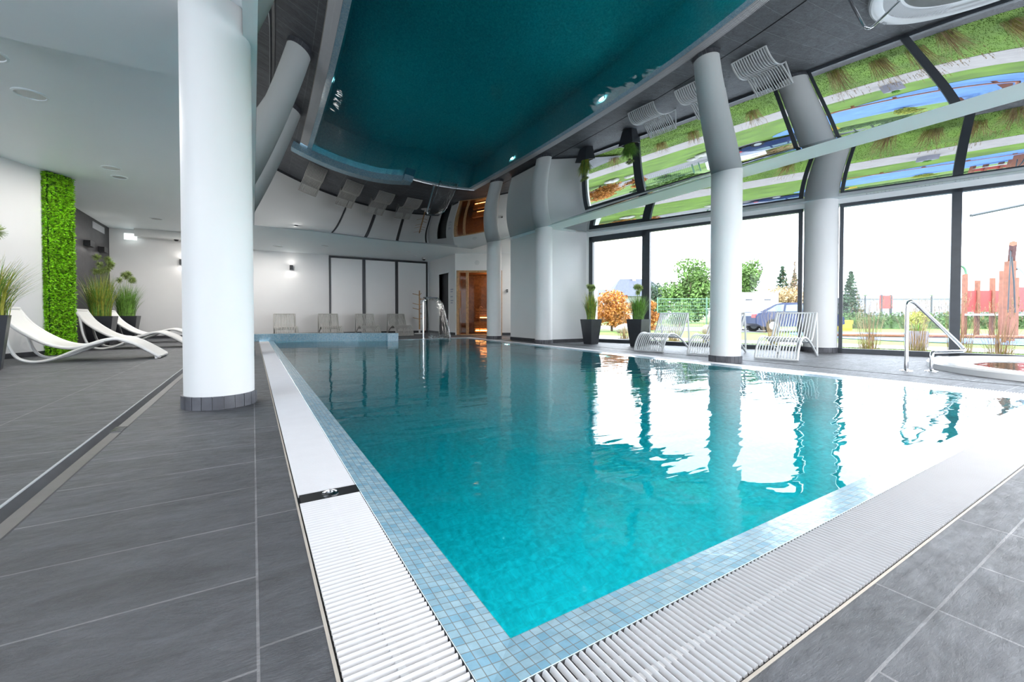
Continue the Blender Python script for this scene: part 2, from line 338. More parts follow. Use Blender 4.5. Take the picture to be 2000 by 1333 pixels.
# ------------------------------------------------------------------ floor
def rect(mb, x0, y0, x1, y1, z=0): mb.quad((x0, y0, z), (x1, y0, z), (x1, y1, z), (x0, y1, z))
f = MB()
f.m = 0; rect(f, -9, -6, -.795, 17); rect(f, -.674, -6, .003, 17)
f.m = 1; rect(f, .003, GYF0, GXL0, 13.5)
f.m = 0; rect(f, .003, 13.5, 1.0, 17)
f.m = 3; rect(f, .003, .338, 6.47, GYF0)
f.m = 2; rect(f, .003, -6, 6.47, .338)
f.m = 4; rect(f, 6.51, 8.9, 9.6, 15.5); rect(f, GXR0, GYF0, 6.47, 12.6)
TX, TY, TR = 8.48, .55, 1.60
s85 = (WA.y - 8.9) / -WD.y; s6 = (WA.y + 6) / -WD.y
xT = 6.51
ringT = [(TX + TR * math.cos(2 * PI * k / 64), TY + TR * math.sin(2 * PI * k / 64)) for k in range(64)]
yA, yB = TY - 1.9, TY + 1.9; wxx = lambda y: W((WA.y - y) / -WD.y)[0]
f.quad(*[(x, y, 0) for x, y in ((xT, yB), (wxx(yB), yB), (wxx(8.9), 8.9), (xT, 8.9))])
f.quad(*[(x, y, 0) for x, y in ((xT, -6), (wxx(-6), -6), (wxx(yA), yA), (xT, yA))])
# two halves around the tub
f.quad(*[(x, y, 0) for x, y in [(TX + TR, TY), (wxx(TY), TY), (wxx(yB), yB), (xT, yB), (xT, TY), (TX - TR, TY)] + ringT[31:0:-1]])
f.quad(*[(x, y, 0) for x, y in [(TX - TR, TY), (xT, TY), (xT, yA), (wxx(yA), yA), (wxx(TY), TY), (TX + TR, TY)] + ringT[63:32:-1]])
back = arc(off=.2)
poly = [(GXL0, 13.5)] + [p for p in back[::-1] if p[0] > GXL0] + [(3.45, 12.26), (5.88, 12.26), (5.88, 12.6), (6.51, 12.6), (6.51, 13.5)]
f.m = 4; f.quad(*[(x, y, 0) for x, y in poly])
rect(f, 1.0, 13.5, 6.51, 17)
S(f.build('floor', ['floorL', 'floorS', 'floorF', 'floorF1', 'floorR']), 'dark slate tile pool deck')
# slot drains
d = MB(); d.quad((-.795, -6, 0), (-.76, -6, -.028), (-.76, 17, -.028), (-.795, 17, 0)); d.quad((-.76, -6, -.028), (-.709, -6, -.028), (-.709, 17, -.028), (-.76, 17, -.028)); d.quad((-.709, -6, -.028), (-.674, -6, 0), (-.674, 17, 0), (-.709, 17, -.028))
o = tag(d.build('drain_channel', 'skirt'), 'long sloping slate drain channel in the left floor beside the near column', 'drain')
e = MB(); e.box(-.799, -6, -.004, -.791, 17, .002); tag(e.build('edge_strip', 'grey', o), 'bright metal edge strip')
e = MB()
for k in range(5): e.box(-.76, 3.54 + k * .028, -.030, -.705, 3.552 + k * .028, -.020)
e.build('drain_grille', 'steel', o)
d = MB(); d.box(6.47, -6, -.05, 6.51, 12.6, -.012)
for x in (6.47, 6.505): d.box(x, -6, -.012, x + .005, 12.6, .001)
tag(d.build('slot_drain', 'black'), 'narrow black slot drain running along the window side deck', 'drain')

# ------------------------------------------------------------------ pool basin, mosaic edge, gratings
DN, DF = -1.30, -2.3
b = MB()
ai = [p for p in arc() if p[0] > .40]; ai = ai + [(WXL, 13.24)]
def dep(y): return DN + (DF - DN) * (y - .8) / 11.2
rim = [(WXL, WYF), (WXR, WYF), (WXR, WYB), (3.34, WYB)] + ai[1:]
# subdivide long sides so walls follow sloping floor
b.m = 1
b.quad((WXL, WYF, DN), (WXR, WYF, DN), (WXR, WYF, -.012), (WXL, WYF, -.012))
b.quad((3.34, WYB, DF - .1), (WXR, WYB, DF - .1), (WXR, WYB, -.012), (3.34, WYB, -.012))
for i in range(len(ai)):
    p = ([(3.34, 12.02)] + ai)[i]; q = ai[i]
    b.quad((*p, DF - .2), (*q, DF - .2), (*q, -.012), (*p, -.012))
b.m = 2
for x, ys in ((WXL, [WYF, 3, 8, 13.26]), (WXR, [WYF, 3, 8, WYB])):
    for y0, y1 in zip(ys, ys[1:]): b.quad((x, y0, dep(y0)), (x, y1, dep(y1)), (x, y1, -.012), (x, y0, -.012))
b.m = 0
for y0, y1 in ((WYF, 3), (3, 8), (8, WYB)): b.quad((WXL, y0, dep(y0)), (WXR, y0, dep(y0)), (WXR, y1, dep(y1)), (WXL, y1, dep(y1)))
b.quad((WXL, WYB, dep(WYB)), (3.6, WYB, dep(WYB)), (3.6, 13.3, dep(13.3)), (WXL, 13.3, dep(13.3)))
S(b.build('pool_basin', ['basin_xy', 'basin_xz', 'basin_yz']), 'pale turquoise tiled pool basin')
e_ = .016; ao = [p for p in arc(off=e_) if p[0] > .40]
wp = [(WXL - e_, WYF - e_), (WXR + e_, WYF - e_), (WXR + e_, WYB + e_), (3.34, WYB + e_)] + ao[1:] + [(WXL - e_, 13.26)]
# insert depth break points on the right and left side
def body():
    ring = [wp[0], wp[1], (WXR + e_, 3), (WXR + e_, 8), wp[2]] + wp[3:] + [(WXL - e_, 8), (WXL - e_, 3)]
    n = len(ring); top = [(x, y, -.0125) for x, y in ring]; bot = [(x, y, dep(y) - .03) for x, y in ring]
    m = MB(); m.add(top + bot, [tuple(range(n))] + [(i, (i + 1) % n, (i + 1) % n + n, i + n) for i in range(n)])
    m.add([bot[0], bot[1], bot[2], bot[-1]], [(0, 1, 2, 3)]); m.add([bot[-1], bot[2], bot[3], bot[-2]], [(0, 1, 2, 3)]); m.add([bot[-2]] + bot[3:-2], [tuple(range(n - 4))])
    return m
wo_ = body().build('pool_water', 'water')
bm = bmesh.new(); bm.from_mesh(wo_.data); bmesh.ops.remove_doubles(bm, verts=bm.verts, dist=1e-4); bmesh.ops.recalc_face_normals(bm, faces=bm.faces); bm.normal_update()
top_ = max(bm.faces, key=lambda f_: f_.calc_center_median().z)
print('WATER', top_.normal, len(bm.faces), [e_.is_manifold for e_ in bm.edges].count(False))
if top_.normal.z < 0: bmesh.ops.reverse_faces(bm, faces=bm.faces)
bm.to_mesh(wo_.data); bm.free()
tag(wo_, 'clear turquoise rippled water filling the swimming pool', 'water', kind='stuff')
# overflow mosaic edge
e = MB(); z0, z1 = .002, -.012
e.quad((GXL1, GYF1, z0), (WXL, WYF, z1), (WXL, 13.24, z1), (GXL1, 13.24, z0))
e.quad((GXL1, GYF1, z0), (GXR1, GYF1, z0), (WXR, WYF, z1), (WXL, WYF, z1))
e.quad((GXR1, GYF1, z0), (GXR1, 12.14, z0), (WXR, WYB, z1), (WXR, WYF, z1))
e.quad((3.5, 12.14, z0), (3.5, WYB, z1), (WXR, WYB, z1), (GXR1, 12.14, z0))
e.quad((GXL0 + .06, .30, z0), (GXL1, GYF1, z0), (GXL1, GYF1 + .0, z0 - .04), (GXL0 + .06, .30, z0 - .04))
tag(e.build('overflow_edge', 'mos_xy'), 'pale blue glass mosaic strip framing the pool water', 'pool edge')
e = MB(); e.quad((-.1, -.2, .001), (GXL1, -.2, .001), (GXL1, GYF1, .001), (-.1, GYF1, .001))
def slat(mb, x0, y0, x1, y1, wd_, h=.010, base=-.006):      # half-round bar
    a = Vector((x1 - x0, y1 - y0)).normalized(); p = Vector((-a.y, a.x)) * wd_ / 2; prof = [(-1, 0), (-.72, .7), (0, 1), (.72, .7), (1, 0)]
    vs = [(x + p.x * k, y + p.y * k, base + h * hh) for x, y in ((x0, y0), (x1, y1)) for k, hh in prof]
    mb.add(vs, [(i, i + 1, i + 6, i + 5) for i in range(4)] + [(0, 1, 2, 3, 4), (9, 8, 7, 6, 5)])
PITCH = .0185
def grating(name, label, x0, y0, x1, y1, along):
    m = MB()
    if along == 'y':
        k = y0
        while k < y1: slat(m, x0 + .006, k + PITCH / 2, x1 - .004, k + PITCH / 2, .0125); k += PITCH
        m.box(x0 + .05, y0, -.012, x0 + .062, y1, -.004); m.box((x0 + x1) / 2 - .008, y0, -.012, (x0 + x1) / 2 + .008, y1, -.001); m.box(x1 - .06, y0, -.012, x1 - .048, y1, -.004)
    else:
        k = x0
        while k < x1: slat(m, k + PITCH / 2, y0 + .006, k + PITCH / 2, y1 - .004, .0125); k += PITCH
        m.box(x0, y0 + .05, -.012, x1, y0 + .062, -.004); m.box(x0, (y0 + y1) / 2 - .008, -.012, x1, (y0 + y1) / 2 + .008, -.001); m.box(x0, y1 - .06, -.012, x1, y1 - .048, -.004)
    return tag(m.build(name, 'grate', smooth=60), label, 'grating')
grating('overflow_grating', 'white slatted overflow grating along the left pool edge in front of the black plate', GXL0, .35, GXL1, 1.745, 'y')
grating('overflow_grating', 'long white slatted overflow grating along the left pool edge beyond the black plate', GXL0, 1.83, GXL1, 13.1, 'y')
grating('overflow_grating', 'white slatted overflow grating along the near right edge of the pool', .40, GYF0, GXR1, GYF1, 'x')
grating('overflow_grating', 'white slatted overflow grating along the window side of the pool', GXR1, GYF0, GXR0, 12.24, 'y')
grating('overflow_grating', 'thin white slatted overflow grating along the far pool end', 3.5, 12.14, GXR1, 12.26, 'x')
g = MB()
for (x0, y0, x1, y1) in ((GXL0, .2, GXL1, 13.2), (.36, GYF0, GXR0, GYF1), (GXR1, GYF0, GXR0, 12.26), (3.5, 12.14, GXR0, 12.26)):
    g.quad((x0, y0, -.05), (x1, y0, -.05), (x1, y1, -.05), (x0, y1, -.05))
for a, bb in (((GXL0, .2), (GXL0, 13.2)), ((GXL1, .68), (GXL1, 13.2)), ((.36, GYF0), (GXR0, GYF0)), ((.36, GYF1), (GXR1, GYF1)), ((GXR0, GYF0), (GXR0, 12.26)), ((GXR1, GYF1), (GXR1, 12.14))):
    g.quad((*a, -.05), (*bb, -.05), (*bb, 0), (*a, 0))
S(g.build('trim_1', 'gutter'), 'overflow gutter under the white gratings')
g = MB(); g.box(GXL0 - .006, .2, -.01, GXL0 + .001, 13.2, .001); g.box(.36, GYF0 - .006, -.01, GXR0, GYF0, .001)
S(g.build('trim_2', 'beige'), 'beige sealant joint beside the gratings')
dc = thing('overflow_cover', 'black rectangular plate with a steel ring set in the left grating', 'cover', (0, 0, 0))
m = MB(); m.box(GXL0 + .010, 1.748, -.008, GXL1 - .002, 1.827, .005); m.build('plate', 'black', dc)
m = MB(); m.lathe(.252, 1.787, [(.030, .005), (.031, .009), (.024, .010), (.0225, .005)], 32); m.lathe(.252, 1.787, [(.017, .005), (.018, .010), (.011, .011), (.010, .006), (0, .006)], 32)
tag(m.build('ring', 'steel', dc, smooth=True), 'steel double ring')

# raised curved mosaic wall at the far left of the pool
cw = thing('mosaic_wall', 'low curved pale blue mosaic wall rising from the far left end of the pool', 'wall', (0, 0, 0))
m = MB(); A0 = arc(); A1 = arc(off=.33); zt = .19
for i in range(len(A0) - 1):
    p, q, r, s_ = A0[i], A0[i + 1], A1[i + 1], A1[i]
    m.m = 1; m.quad((*p, -.5), (*q, -.5), (*q, zt), (*p, zt)); m.quad((*s_, 0), (*r, 0), (*r, zt), (*s_, zt))
    m.m = 0; m.quad((*p, zt), (*q, zt), (*r, zt), (*s_, zt))
m.build('curved_parapet', ['mos_xy', 'mos_xz'], cw)
m = MB(); m.m = 1; m.box(3.20, 11.97, -.6, 3.50, 12.30, zt + .002); m.build('end_pier', ['mos_xy', 'mos_xz'], cw)
# underwater lamps; those on the near wall are unseen, added to brighten the water
ul0 = None
lens_f = mat('underwater_light_far', (.8, .9, 1), .4, noise=.01, emit=(.75, .95, 1), es=75)
lens_fill = mat('underwater_fill_light', (.8, .9, 1), .4, noise=.01, emit=(.75, .95, 1), es=135)
for (x, y, z, rz_, lb) in ((WXR - .012, 5.9, -.42, PI, 'round underwater lamp on the window side pool wall, nearer one'), (WXR - .012, 9.4, -.42, PI, 'round underwater lamp on the window side pool wall, farther one'), (WXL + .012, 9.4, -.42, 0, 'round underwater lamp on the left pool wall'),
        (1.3, WYF + .012, -.42, PI / 2, 'added underwater fill lamp on the near pool wall, left of three'), (2.9, WYF + .012, -.42, PI / 2, 'added underwater fill lamp on the near pool wall, middle of three'), (4.5, WYF + .012, -.42, PI / 2, 'added underwater fill lamp on the near pool wall, right of three')):
    t = thing('underwater_lamp', lb, 'lamp', (x, y, z), rz_, 'underwater pool lamps')
    m = MB(); pr = [(.10, 0), (.10, .012), (.075, .016), (.075, .008)]; n_ = 24
    for (ra, ha), (rb, hb) in zip(pr, pr[1:]):
        for i in range(n_):
            a0, a1 = 2 * PI * i / n_, 2 * PI * (i + 1) / n_
            m.quad((ha, ra * math.cos(a0), ra * math.sin(a0)), (ha, ra * math.cos(a1), ra * math.sin(a1)), (hb, rb * math.cos(a1), rb * math.sin(a1)), (hb, rb * math.cos(a0), rb * math.sin(a0)))
    m.build('lamp_ring', 'steel', t, smooth=True)
    m = MB(); m.quad(*[(.009, .075 * math.cos(2 * PI * i / n_), .075 * math.sin(2 * PI * i / n_)) for i in range(n_)])
    m.build('lens', lens_fill if y < 2 else lens_f, t)

# ------------------------------------------------------------------ walls
def wallbox(name, poly, z0, z1, m_, label): o = MB().prism(poly, z0, z1).build(name, m_); return S(o, label)
# back wall
wallbox('wall_back', [(-3.7, 16.5), (6.25, 16.5), (6.25, 16.7), (-3.7, 16.7)], 0, 3.4, 'wall', 'white back wall of the pool hall')
wallbox('wall_recess', [(-3.7, 11.3), (-3.5, 11.3), (-3.5, 16.5), (-3.7, 16.5)], 0, 3.4, 'dark', 'dark grey clad wall behind the plants')
LA, LB = Vector((-2.86, 10.92)), Vector((-.490, -.8717)); LN = Vector((-.8717, .490))
def LP(s, o=0): p = LA + LB * s + LN * o; return (p.x, p.y)
wallbox('wall_left', [LP(0), LP(9), LP(9, .25), LP(0, .25)], 0, 3.4, 'wall', 'white angled wall on the left')
wallbox('wall_return', [LP(0.02, .25), (-3.7, 11.3), (-3.7, 11.5), LP(-.15, .25)], 0, 3.4, 'wall', 'return wall behind the planted panel')
m = MB(); a, b_ = LP(.46, -.012), LP(9, -.012); m.prism([a, b_, LP(9, .01), LP(.46, .01)], 0, .085)
S(m.build('baseboard_left', 'skirt'), 'dark skirting of the left wall')
wallbox('wall_blocker', [(-9, -6.2), (2.2, -6.2), (2.2, -6), (-9, -6)], 0, 3.4, 'wall', 'added white wall behind the viewer, blocking daylight on the left')  # unseen wall, added to cut the daylight reaching the left side
# side wall with dark door opening
SX = 6.08
for nm, y0, y1, z0, z1 in (('wall_side', 13.86, 14.5, 0, HC + .1), ('wall_side', 15.4, 16.5, 0, HC + .1), ('wall_side', 14.5, 15.4, 2.24, HC + .1)):
    wallbox(nm, [(SX, y0), (SX + .18, y0), (SX + .18, y1), (SX, y1)], z0, z1, 'wall', 'white side wall with the dark doorway')
dd = MB(); dd.box(SX + .10, 14.5, 0, SX + .14, 15.4, 2.24); dr_ = S(dd.build('door_1', 'black'), 'black door in the side wall')
m = MB(); m.box(SX + .085, 14.58, .98, SX + .10, 14.72, 1.0); m.build('door_handle', 'steel', dr_)
m = MB(); m.box(SX - .01, 14.46, 0, SX + .10, 14.5, 2.28); m.box(SX - .01, 15.4, 0, SX + .10, 15.44, 2.28); m.box(SX - .01, 14.46, 2.24, SX + .10, 15.44, 2.28); m.build('door_frame', 'white', dr_)
# angled sauna wall
QA = Vector((6.08, 13.86)); QD = Vector((7.53 - 6.08, 12.97 - 13.86)).normalized(); QN = Vector((-QD.y, QD.x))     # QN points away from the pool
def Q(s, o=0): p = QA + QD * s + QN * o; return (p.x, p.y)
SW0, SW1, SZ = .03, 1.62, 2.26
for (s0, s1, z0, z1) in ((SW0, SW1, SZ, HC + .1), (SW1, 2.6, 0, HC + .1), (-.02, SW0, 0, HC + .1)):
    wallbox('wall_sauna', [Q(s0), Q(s1), Q(s1, .15), Q(s0, .15)], z0, z1, 'white', 'white angled wall around the sauna front')
sa = thing('sauna_cabin', 'glass fronted wooden sauna cabin in the angled far wall', 'sauna', (0, 0, 0))
def qbox(mb, s0, o0, z0, s1, o1, z1):
    return mb.prism([Q(s0, o0), Q(s1, o0), Q(s1, o1), Q(s0, o1)], z0, z1)
m = MB(); qbox(m, SW0, -.03, 0, SW0 + .09, .12, SZ); qbox(m, SW1 - .07, -.03, 0, SW1, .12, SZ); qbox(m, SW0, -.03, SZ - .07, SW1, .12, SZ); qbox(m, SW0, -.03, 0, SW1, .12, .04); qbox(m, SW0 + .33, -.01, 0, SW0 + .42, .10, SZ - .07)
m.build('door_frame', 'wood', sa)
m = MB(); qbox(m, SW0 + .42, .03, .04, SW1 - .07, .045, SZ - .07); m.build('glass_front', 'sglass', sa)
m = MB(); qbox(m, SW0 + .09, .03, .04, SW0 + .33, .045, SZ - .07); gd = m.build('glass_door', 'sglass', sa)
m = MB(); m.tube([(*Q(SW0 + .12, -.05), .95), (*Q(SW0 + .12, -.05), 1.55)], .018, 8); m.build('door_handle', 'wood', gd)
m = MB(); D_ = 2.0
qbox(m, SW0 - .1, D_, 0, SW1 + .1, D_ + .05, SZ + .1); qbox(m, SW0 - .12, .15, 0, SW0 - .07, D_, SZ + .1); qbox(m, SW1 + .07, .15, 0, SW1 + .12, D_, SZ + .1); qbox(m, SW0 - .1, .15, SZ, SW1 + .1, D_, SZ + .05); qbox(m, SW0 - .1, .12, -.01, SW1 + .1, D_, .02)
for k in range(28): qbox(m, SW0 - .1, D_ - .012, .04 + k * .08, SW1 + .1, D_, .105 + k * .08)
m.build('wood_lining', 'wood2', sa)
m = MB()
for (zt_, o0) in ((.45, .75), (.95, 1.25)):
    for k in range(5): qbox(m, SW0 + .55, o0 + k * .11, zt_ - .03, SW1, o0 + .09 + k * .11, zt_)
    for k in range(4): qbox(m, SW0 + .55, o0, zt_ - .10 - k * .09, SW1, o0 + .02, zt_ - .04 - k * .09)
m.build('bench', 'wood', sa)
m = MB(); m.tube(arcpts([(*Q(.78, .7), .1), (*Q(.78, .7), .9), (*Q(.82, .8), 1.02), (*Q(.86, .95), .98)], 5), .016, 8); m.build('bench_rail', 'wood', sa)
ld = bpy.data.lights.new('sauna_lamp', 'POINT'); ld.energy = 9; ld.color = (1, .62, .32); ld.shadow_soft_size = .06
lo = bpy.data.objects.new('sauna_lamp', ld); COL.objects.link(lo); lo.location = (*Q(1.25, .95), 1.95)
m = MB(); qbox(m, SW0 + .6, .72, .13, SW1, .735, .155); m.build('light_strip', mat('sauna_light', (1, .6, .3), .5, noise=.01, emit=(1, .55, .22), es=9), sa)
m = MB(); qbox(m, SW0 + .7, 1.22, .60, SW1, 1.235, .62); m.build('light_strip', mat('sauna_light_upper', (1, .6, .3), .5, noise=.01, emit=(1, .5, .2), es=6), sa)
# pillar room block (walls A and B)
wallbox('wall_inner', [(6.3, 8.7), (7.56, 8.7), (7.56, 10.5), (6.3, 10.5)], 0, HC + .1, 'white', 'white wall block between sauna corridor and window')
m = MB(); m.prism([(6.288, 8.688), (7.56, 8.688), (7.56, 8.70), (6.30, 8.70), (6.30, 10.5), (6.288, 10.5)], 0, .085)
S(m.build('baseboard_inner', 'skirt'), 'black skirting of the white wall block')
m = MB(); qbox(m, SW1, -.012, 0, 2.6, 0, .085); m.box(SX - .012, 13.87, 0, SX, 14.45, .085); m.box(SX - .012, 15.45, 0, SX, 16.5, .085); m.box(-3.5, 16.488, 0, 6.08, 16.5, .085)
S(m.build('baseboard_back', 'skirt'), 'black skirting of the back walls')
wallbox('wall_corridor', [(7.5, 10.5), (9.6, 10.5), (9.6, 13), (9.4, 13), (9.4, 10.7), (7.5, 10.7)], 0, HC + .1, 'wall', 'corridor wall behind the white block')

# ------------------------------------------------------------------ window wall
WH, WZ = 2.76, .0
SEND = 15.0
def wbox(mb, s0, o0, z0, s1, o1, z1): return mb.prism([W(s0, o0), W(s1, o0), W(s1, o1), W(s0, o1)], z0, z1)
m = MB(); wbox(m, -.3, -.02, WH, SEND, .3, HC + .35); S(m.build('wall_right', 'white'), 'white lintel strip above the windows')
wins = [(.10, 1.655), (1.655, 4.80), (5.37, 6.885), (6.885, 10.4), (10.4, 12.4), (12.4, 14.9)]
for k, (s0, s1) in enumerate(wins):
    l = .10 if k in (0, 3) else .06; r_ = .06 if k in (2, 5) else .10
    if k == 2: l = .07
    if k == 1: r_ = .07
    m = MB(); fw_ = {0: (.11, .095), 1: (.095, .07), 2: (.06, .06), 3: (.06, .09), 4: (.09, .09), 5: (.09, .09)}[k]
    wbox(m, s0, 0, 0, s0 + fw_[0], .10, WH); wbox(m, s1 - fw_[1], 0, 0, s1, .10, WH)
    wbox(m, s0, 0, WH - (.14 if k == 0 else .06), s1, .10, WH); wbox(m, s0, 0, 0, s1, .10, .085)
    fr = S(m.build('window_%d' % (k + 1), 'frame'), 'tall anthracite framed window, number %d from the white wall block' % (k + 1))
    m = MB(); wbox(m, s0 + fw_[0] - .01, .045, .08, s1 - fw_[1] + .01, .055, WH - .05); m.build('pane', 'glass', fr)
m = MB(); wbox(m, 0, .0, 0, .10, .2, WH); S(m.build('trim_3', 'white'), 'white reveal beside the first window')
m = MB(); wbox(m, -.3, .12, -.25, SEND, .3, -.0); wbox(m, -.3, -.02, -.1, SEND, .12, .001); S(m.build('trim_4', 'slate'), 'outer sill under the windows')

# ------------------------------------------------------------------ columns
def column(x, y, r, top, label):
    t = thing('column', label, 'column', (x, y, 0), 0)
    m = MB(); m.cyl(0, 0, .0, top, r, n=72, cap=False); m.build('shaft', 'white', t, smooth=True)
    m = MB(); m.cyl(0, 0, 0, .095, r + .011, n=72); m.build('grout_ring', 'grout', t, smooth=True)
    m = MB(); nT = 22
    for i in range(nT):
        a0 = 2 * PI * (i + .035) / nT; a1 = 2 * PI * (i + .965) / nT; P_ = []
        for k in range(5):
            a = a0 + (a1 - a0) * k / 4; P_.append((math.cos(a) * (r + .017), math.sin(a) * (r + .017)))
        for k in range(4, -1, -1):
            a = a0 + (a1 - a0) * k / 4; P_.append((math.cos(a) * (r + .004), math.sin(a) * (r + .004)))
        m.prism(P_, 0, .097)
    tag(m.build('tiled_base', 'slate', t), 'grey slate tile skirting ring')
    return t
column(-.225, 4.07, .232, 3.07, 'large white round column standing nearest on the left')
column(-.22, 8.70, .232, 3.22, 'white round column hidden behind the nearest one, second in the left row')
column(-.22, 11.30, .232, 3.22, 'white round column, last of the left row towards the back wall')
column(6.09, 3.86, .213, 2.86, 'white round column on the window side in front of the loungers')
column(6.15, 8.66, .213, 2.86, 'white round column in front of the white wall block')
column(6.05, 11.02, .213, 2.86, 'white round column in front of the sauna')
hc = WA + WD * 5.09; column(hc.x + .05, hc.y + .02, .27, 2.86, 'white round column built in between two windows')

# ------------------------------------------------------------------ ceilings
def zmain(x, y):
    u = min(1, max(0, (x - .05) / 6.05)); ye = 11.95 + .11 * x
    a = max(0, (y - .386) / 6.05); b = max(0, (ye - y) / 6.05); w_ = math.sqrt((2 * u - 1) ** 2 + .002)
    return HC - .379 * (1 - min(1, w_) ** 1.8) * (1 - math.exp(-3.585 * a)) * (1 - math.exp(-4.598 * b))
def smoothgrid(name, fn, nu, nv, m_, label):
    mb = MB(); vs = [fn(i / nu, j / nv) for j in range(nv + 1) for i in range(nu + 1)]
    mb.add(vs, [(j * (nu + 1) + i, j * (nu + 1) + i + 1, (j + 1) * (nu + 1) + i + 1, (j + 1) * (nu + 1) + i) for j in range(nv) for i in range(nu)])
    o = mb.build(name, m_)
    if o.data.polygons[len(o.data.polygons) // 2].normal.z > 0: o.data.flip_normals()
    o.data.polygons.foreach_set('use_smooth', [True] * len(o.data.polygons)); return S(o, label)
def fmain(u, v):
    x = .05 + 6.05 * u; ye = 11.95 + .11 * x; y = .386 + (ye - .386) * v; return (x, y, zmain(x, y))
smoothgrid('ceiling_film', fmain, 160, 260, 'mirror', 'black glossy mirror ceiling above the pool')
XS = 6.58
def wx(y, o): # x of window wall line offset o inside at given y
    s = (WA.y + WN.y * o - y) / -WD.y; return WA.x + WD.x * s + WN.x * o
def fside(u, v):
    y0, y1 = -3.5, 8.45; y = y0 + (y1 - y0) * v; x1 = wx(y, -.22); w_ = x1 - XS; x = XS + w_ * u
    a = (y - y0); b = (y1 - y)
    g = .379 * (w_ / 6.05) ** 2 * 1.25 * 4 * u * (1 - u) * (1 - math.exp(-3.2 * a / w_)) * (1 - math.exp(-3.2 * b / max(.5, w_)))
    return (x, y, HC - g)
smoothgrid('ceiling_film', fside, 60, 200, 'mirror', 'black glossy mirror ceiling along the windows')
m = MB(); T = HC + .12
def slab(poly, z0=HC, z1=T): m.prism(poly, z0, z1)
slab([(.01, -3.5), (6.1, -3.5), (6.1, .386), (.01, .386)])
slab([(6.1, -5), (XS, -5), (XS, 12.65), (6.1, 12.62)])
slab([(.01, .386), (.05, .386), (.05, 11.955), (.01, 11.95)])
slab([(.01, 11.95), (6.1, 12.62), (XS, 12.65), (XS, 16.6), (.01, 16.6)])
slab([(XS, 8.45), W(-.1, .1), (7.58, 9.2), (7.58, 10.6), (9.7, 10.6), (9.7, 16), (XS, 16)])
ys = [8.45, -3.5]; slab([(wx(8.45, -.22), 8.45), (wx(-3.5, -.22), -3.5), (wx(-3.5, .2), -3.5), (wx(8.45, .2), 8.45)])
slab([(XS, -5), (13, -5), (13, -3.5), (XS, -3.5)])
S(m.build('ceiling', 'ceil'), 'white soffit of the pool hall')
m = MB(); m.box(-.045, -4, HC, .01, 16.6, 3.25)
S(m.build('trim_5', 'white'), 'thin white fascia along the left edge of the mirror ceiling')
m = MB(); m.box(.010, .38, HC - .006, .05, 11.96, HC + .02)
S(m.build('trim_6', 'white'), 'ceiling film edge profile')
m = MB(); m.box(-9, -6, 3.05, -.045, 5.36, 3.35); m.box(-9, 5.36, 3.2, -.045, 16.7, 3.35)
S(m.build('ceiling', 'ceil'), 'white stepped ceiling of the left aisle')
m = MB(); m.prism([(-12, -6), W(15.6, .3), W(-.2, .3), (7.75, 10.5), (9.7, 10.5), (9.7, 18), (-12, 18)], 3.36, 3.5); S(m.build('roof', 'grey'), 'roof slab')
# ceiling fittings
def disc(name, x, y, z, r, label, cat, m_='lampoff', group='round ceiling fittings of the left aisle'):
    t = thing(name, label, cat, (x, y, z), 0, group)
    q = MB(); q.lathe(0, 0, [(r, 0), (r, -.010), (r * .86, -.014), (r * .84, -.004)], 40); q.build('trim_ring', 'ceil', t, smooth=True)
    q = MB(); q.lathe(0, 0, [(r * .85, -.005), (r * .4, -.008), (0, -.008)], 32); q.build('diffuser', m_, t, smooth=True)
disc('ceiling_light', -2.03, 5.75, 3.05, .15, 'large round ceiling light cut by the left picture edge', 'ceiling light')
disc('ceiling_light', -2.13, 7.0, 3.2, .15, 'round flush ceiling light in front of the planted panel', 'ceiling light')
disc('ceiling_light', -2.03, 9.78, 3.2, .14, 'pale round ceiling light, larger of the adjacent pair', 'ceiling light')
disc('ceiling_speaker', -2.04, 10.34, 3.2, .12, 'grey round ceiling speaker, smaller of the adjacent pair', 'speaker', 'grey')
disc('ceiling_speaker', -2.11, 14.3, 3.2, .14, 'faint round ceiling speaker near the dark wall', 'speaker', 'grey')
for x, y, lb in ((1.94, 14.34, 'flush ceiling light above the left back lounger'), (4.52, 14.2, 'flush ceiling light above the right back loungers'), (5.0, 15.1, 'flush ceiling light beside the dome camera')):
    disc('ceiling_light', x, y, HC, .11, lb, 'ceiling light', group='flush lights in the back soffit')
for x, y, z, lb in ((-2.6, 1.0, 3.05, 'added fill light in the aisle left of the viewer'), (-2.4, -1.5, 3.05, 'added fill light in the aisle behind the viewer on the left'), (1.2, -1.6, HC, 'added fill light behind the viewer, first of the front row'), (3.4, -.9, HC, 'added fill light behind the viewer, second of the front row'),
                    (5.4, -.9, HC, 'added fill light behind the viewer, third of the front row'), (2.2, -2.8, HC, 'added fill light in the rear row, left one'), (4.6, -2.8, HC, 'added fill light in the rear row, second one'), (7.8, -4.2, HC, 'added fill light in the rear row, third one'), (9.6, -4.2, HC, 'added fill light in the rear row, next to the windows'),
                    (8.6, 11.7, HC, 'added fill light in the corridor beyond the white block'), (.7, 15.2, HC, 'added fill light over the left back lounger'), (-1.2, 12.4, 3.2, 'added aisle fill light behind the nearest column'), (-1.2, 15.2, 3.2, 'added aisle fill light near the back wall, behind the nearest column')):
    disc('ceiling_light', x, y, z, .15, lb, 'ceiling light', group='added fill lights')  # fittings made up to go with the added fill lamps
t = thing('dome_camera', 'white dome security camera under the back soffit', 'camera', (5.51, 15.5, HC))
m = MB(); m.cyl(0, 0, -.05, 0, .07, n=24); m.build('housing', 'white', t, smooth=True)
m = MB(); m.lathe(0, 0, [(.055, -.05), (.05, -.08), (.03, -.10), (0, -.105)], 24); m.build('dome', 'black', t, smooth=True)
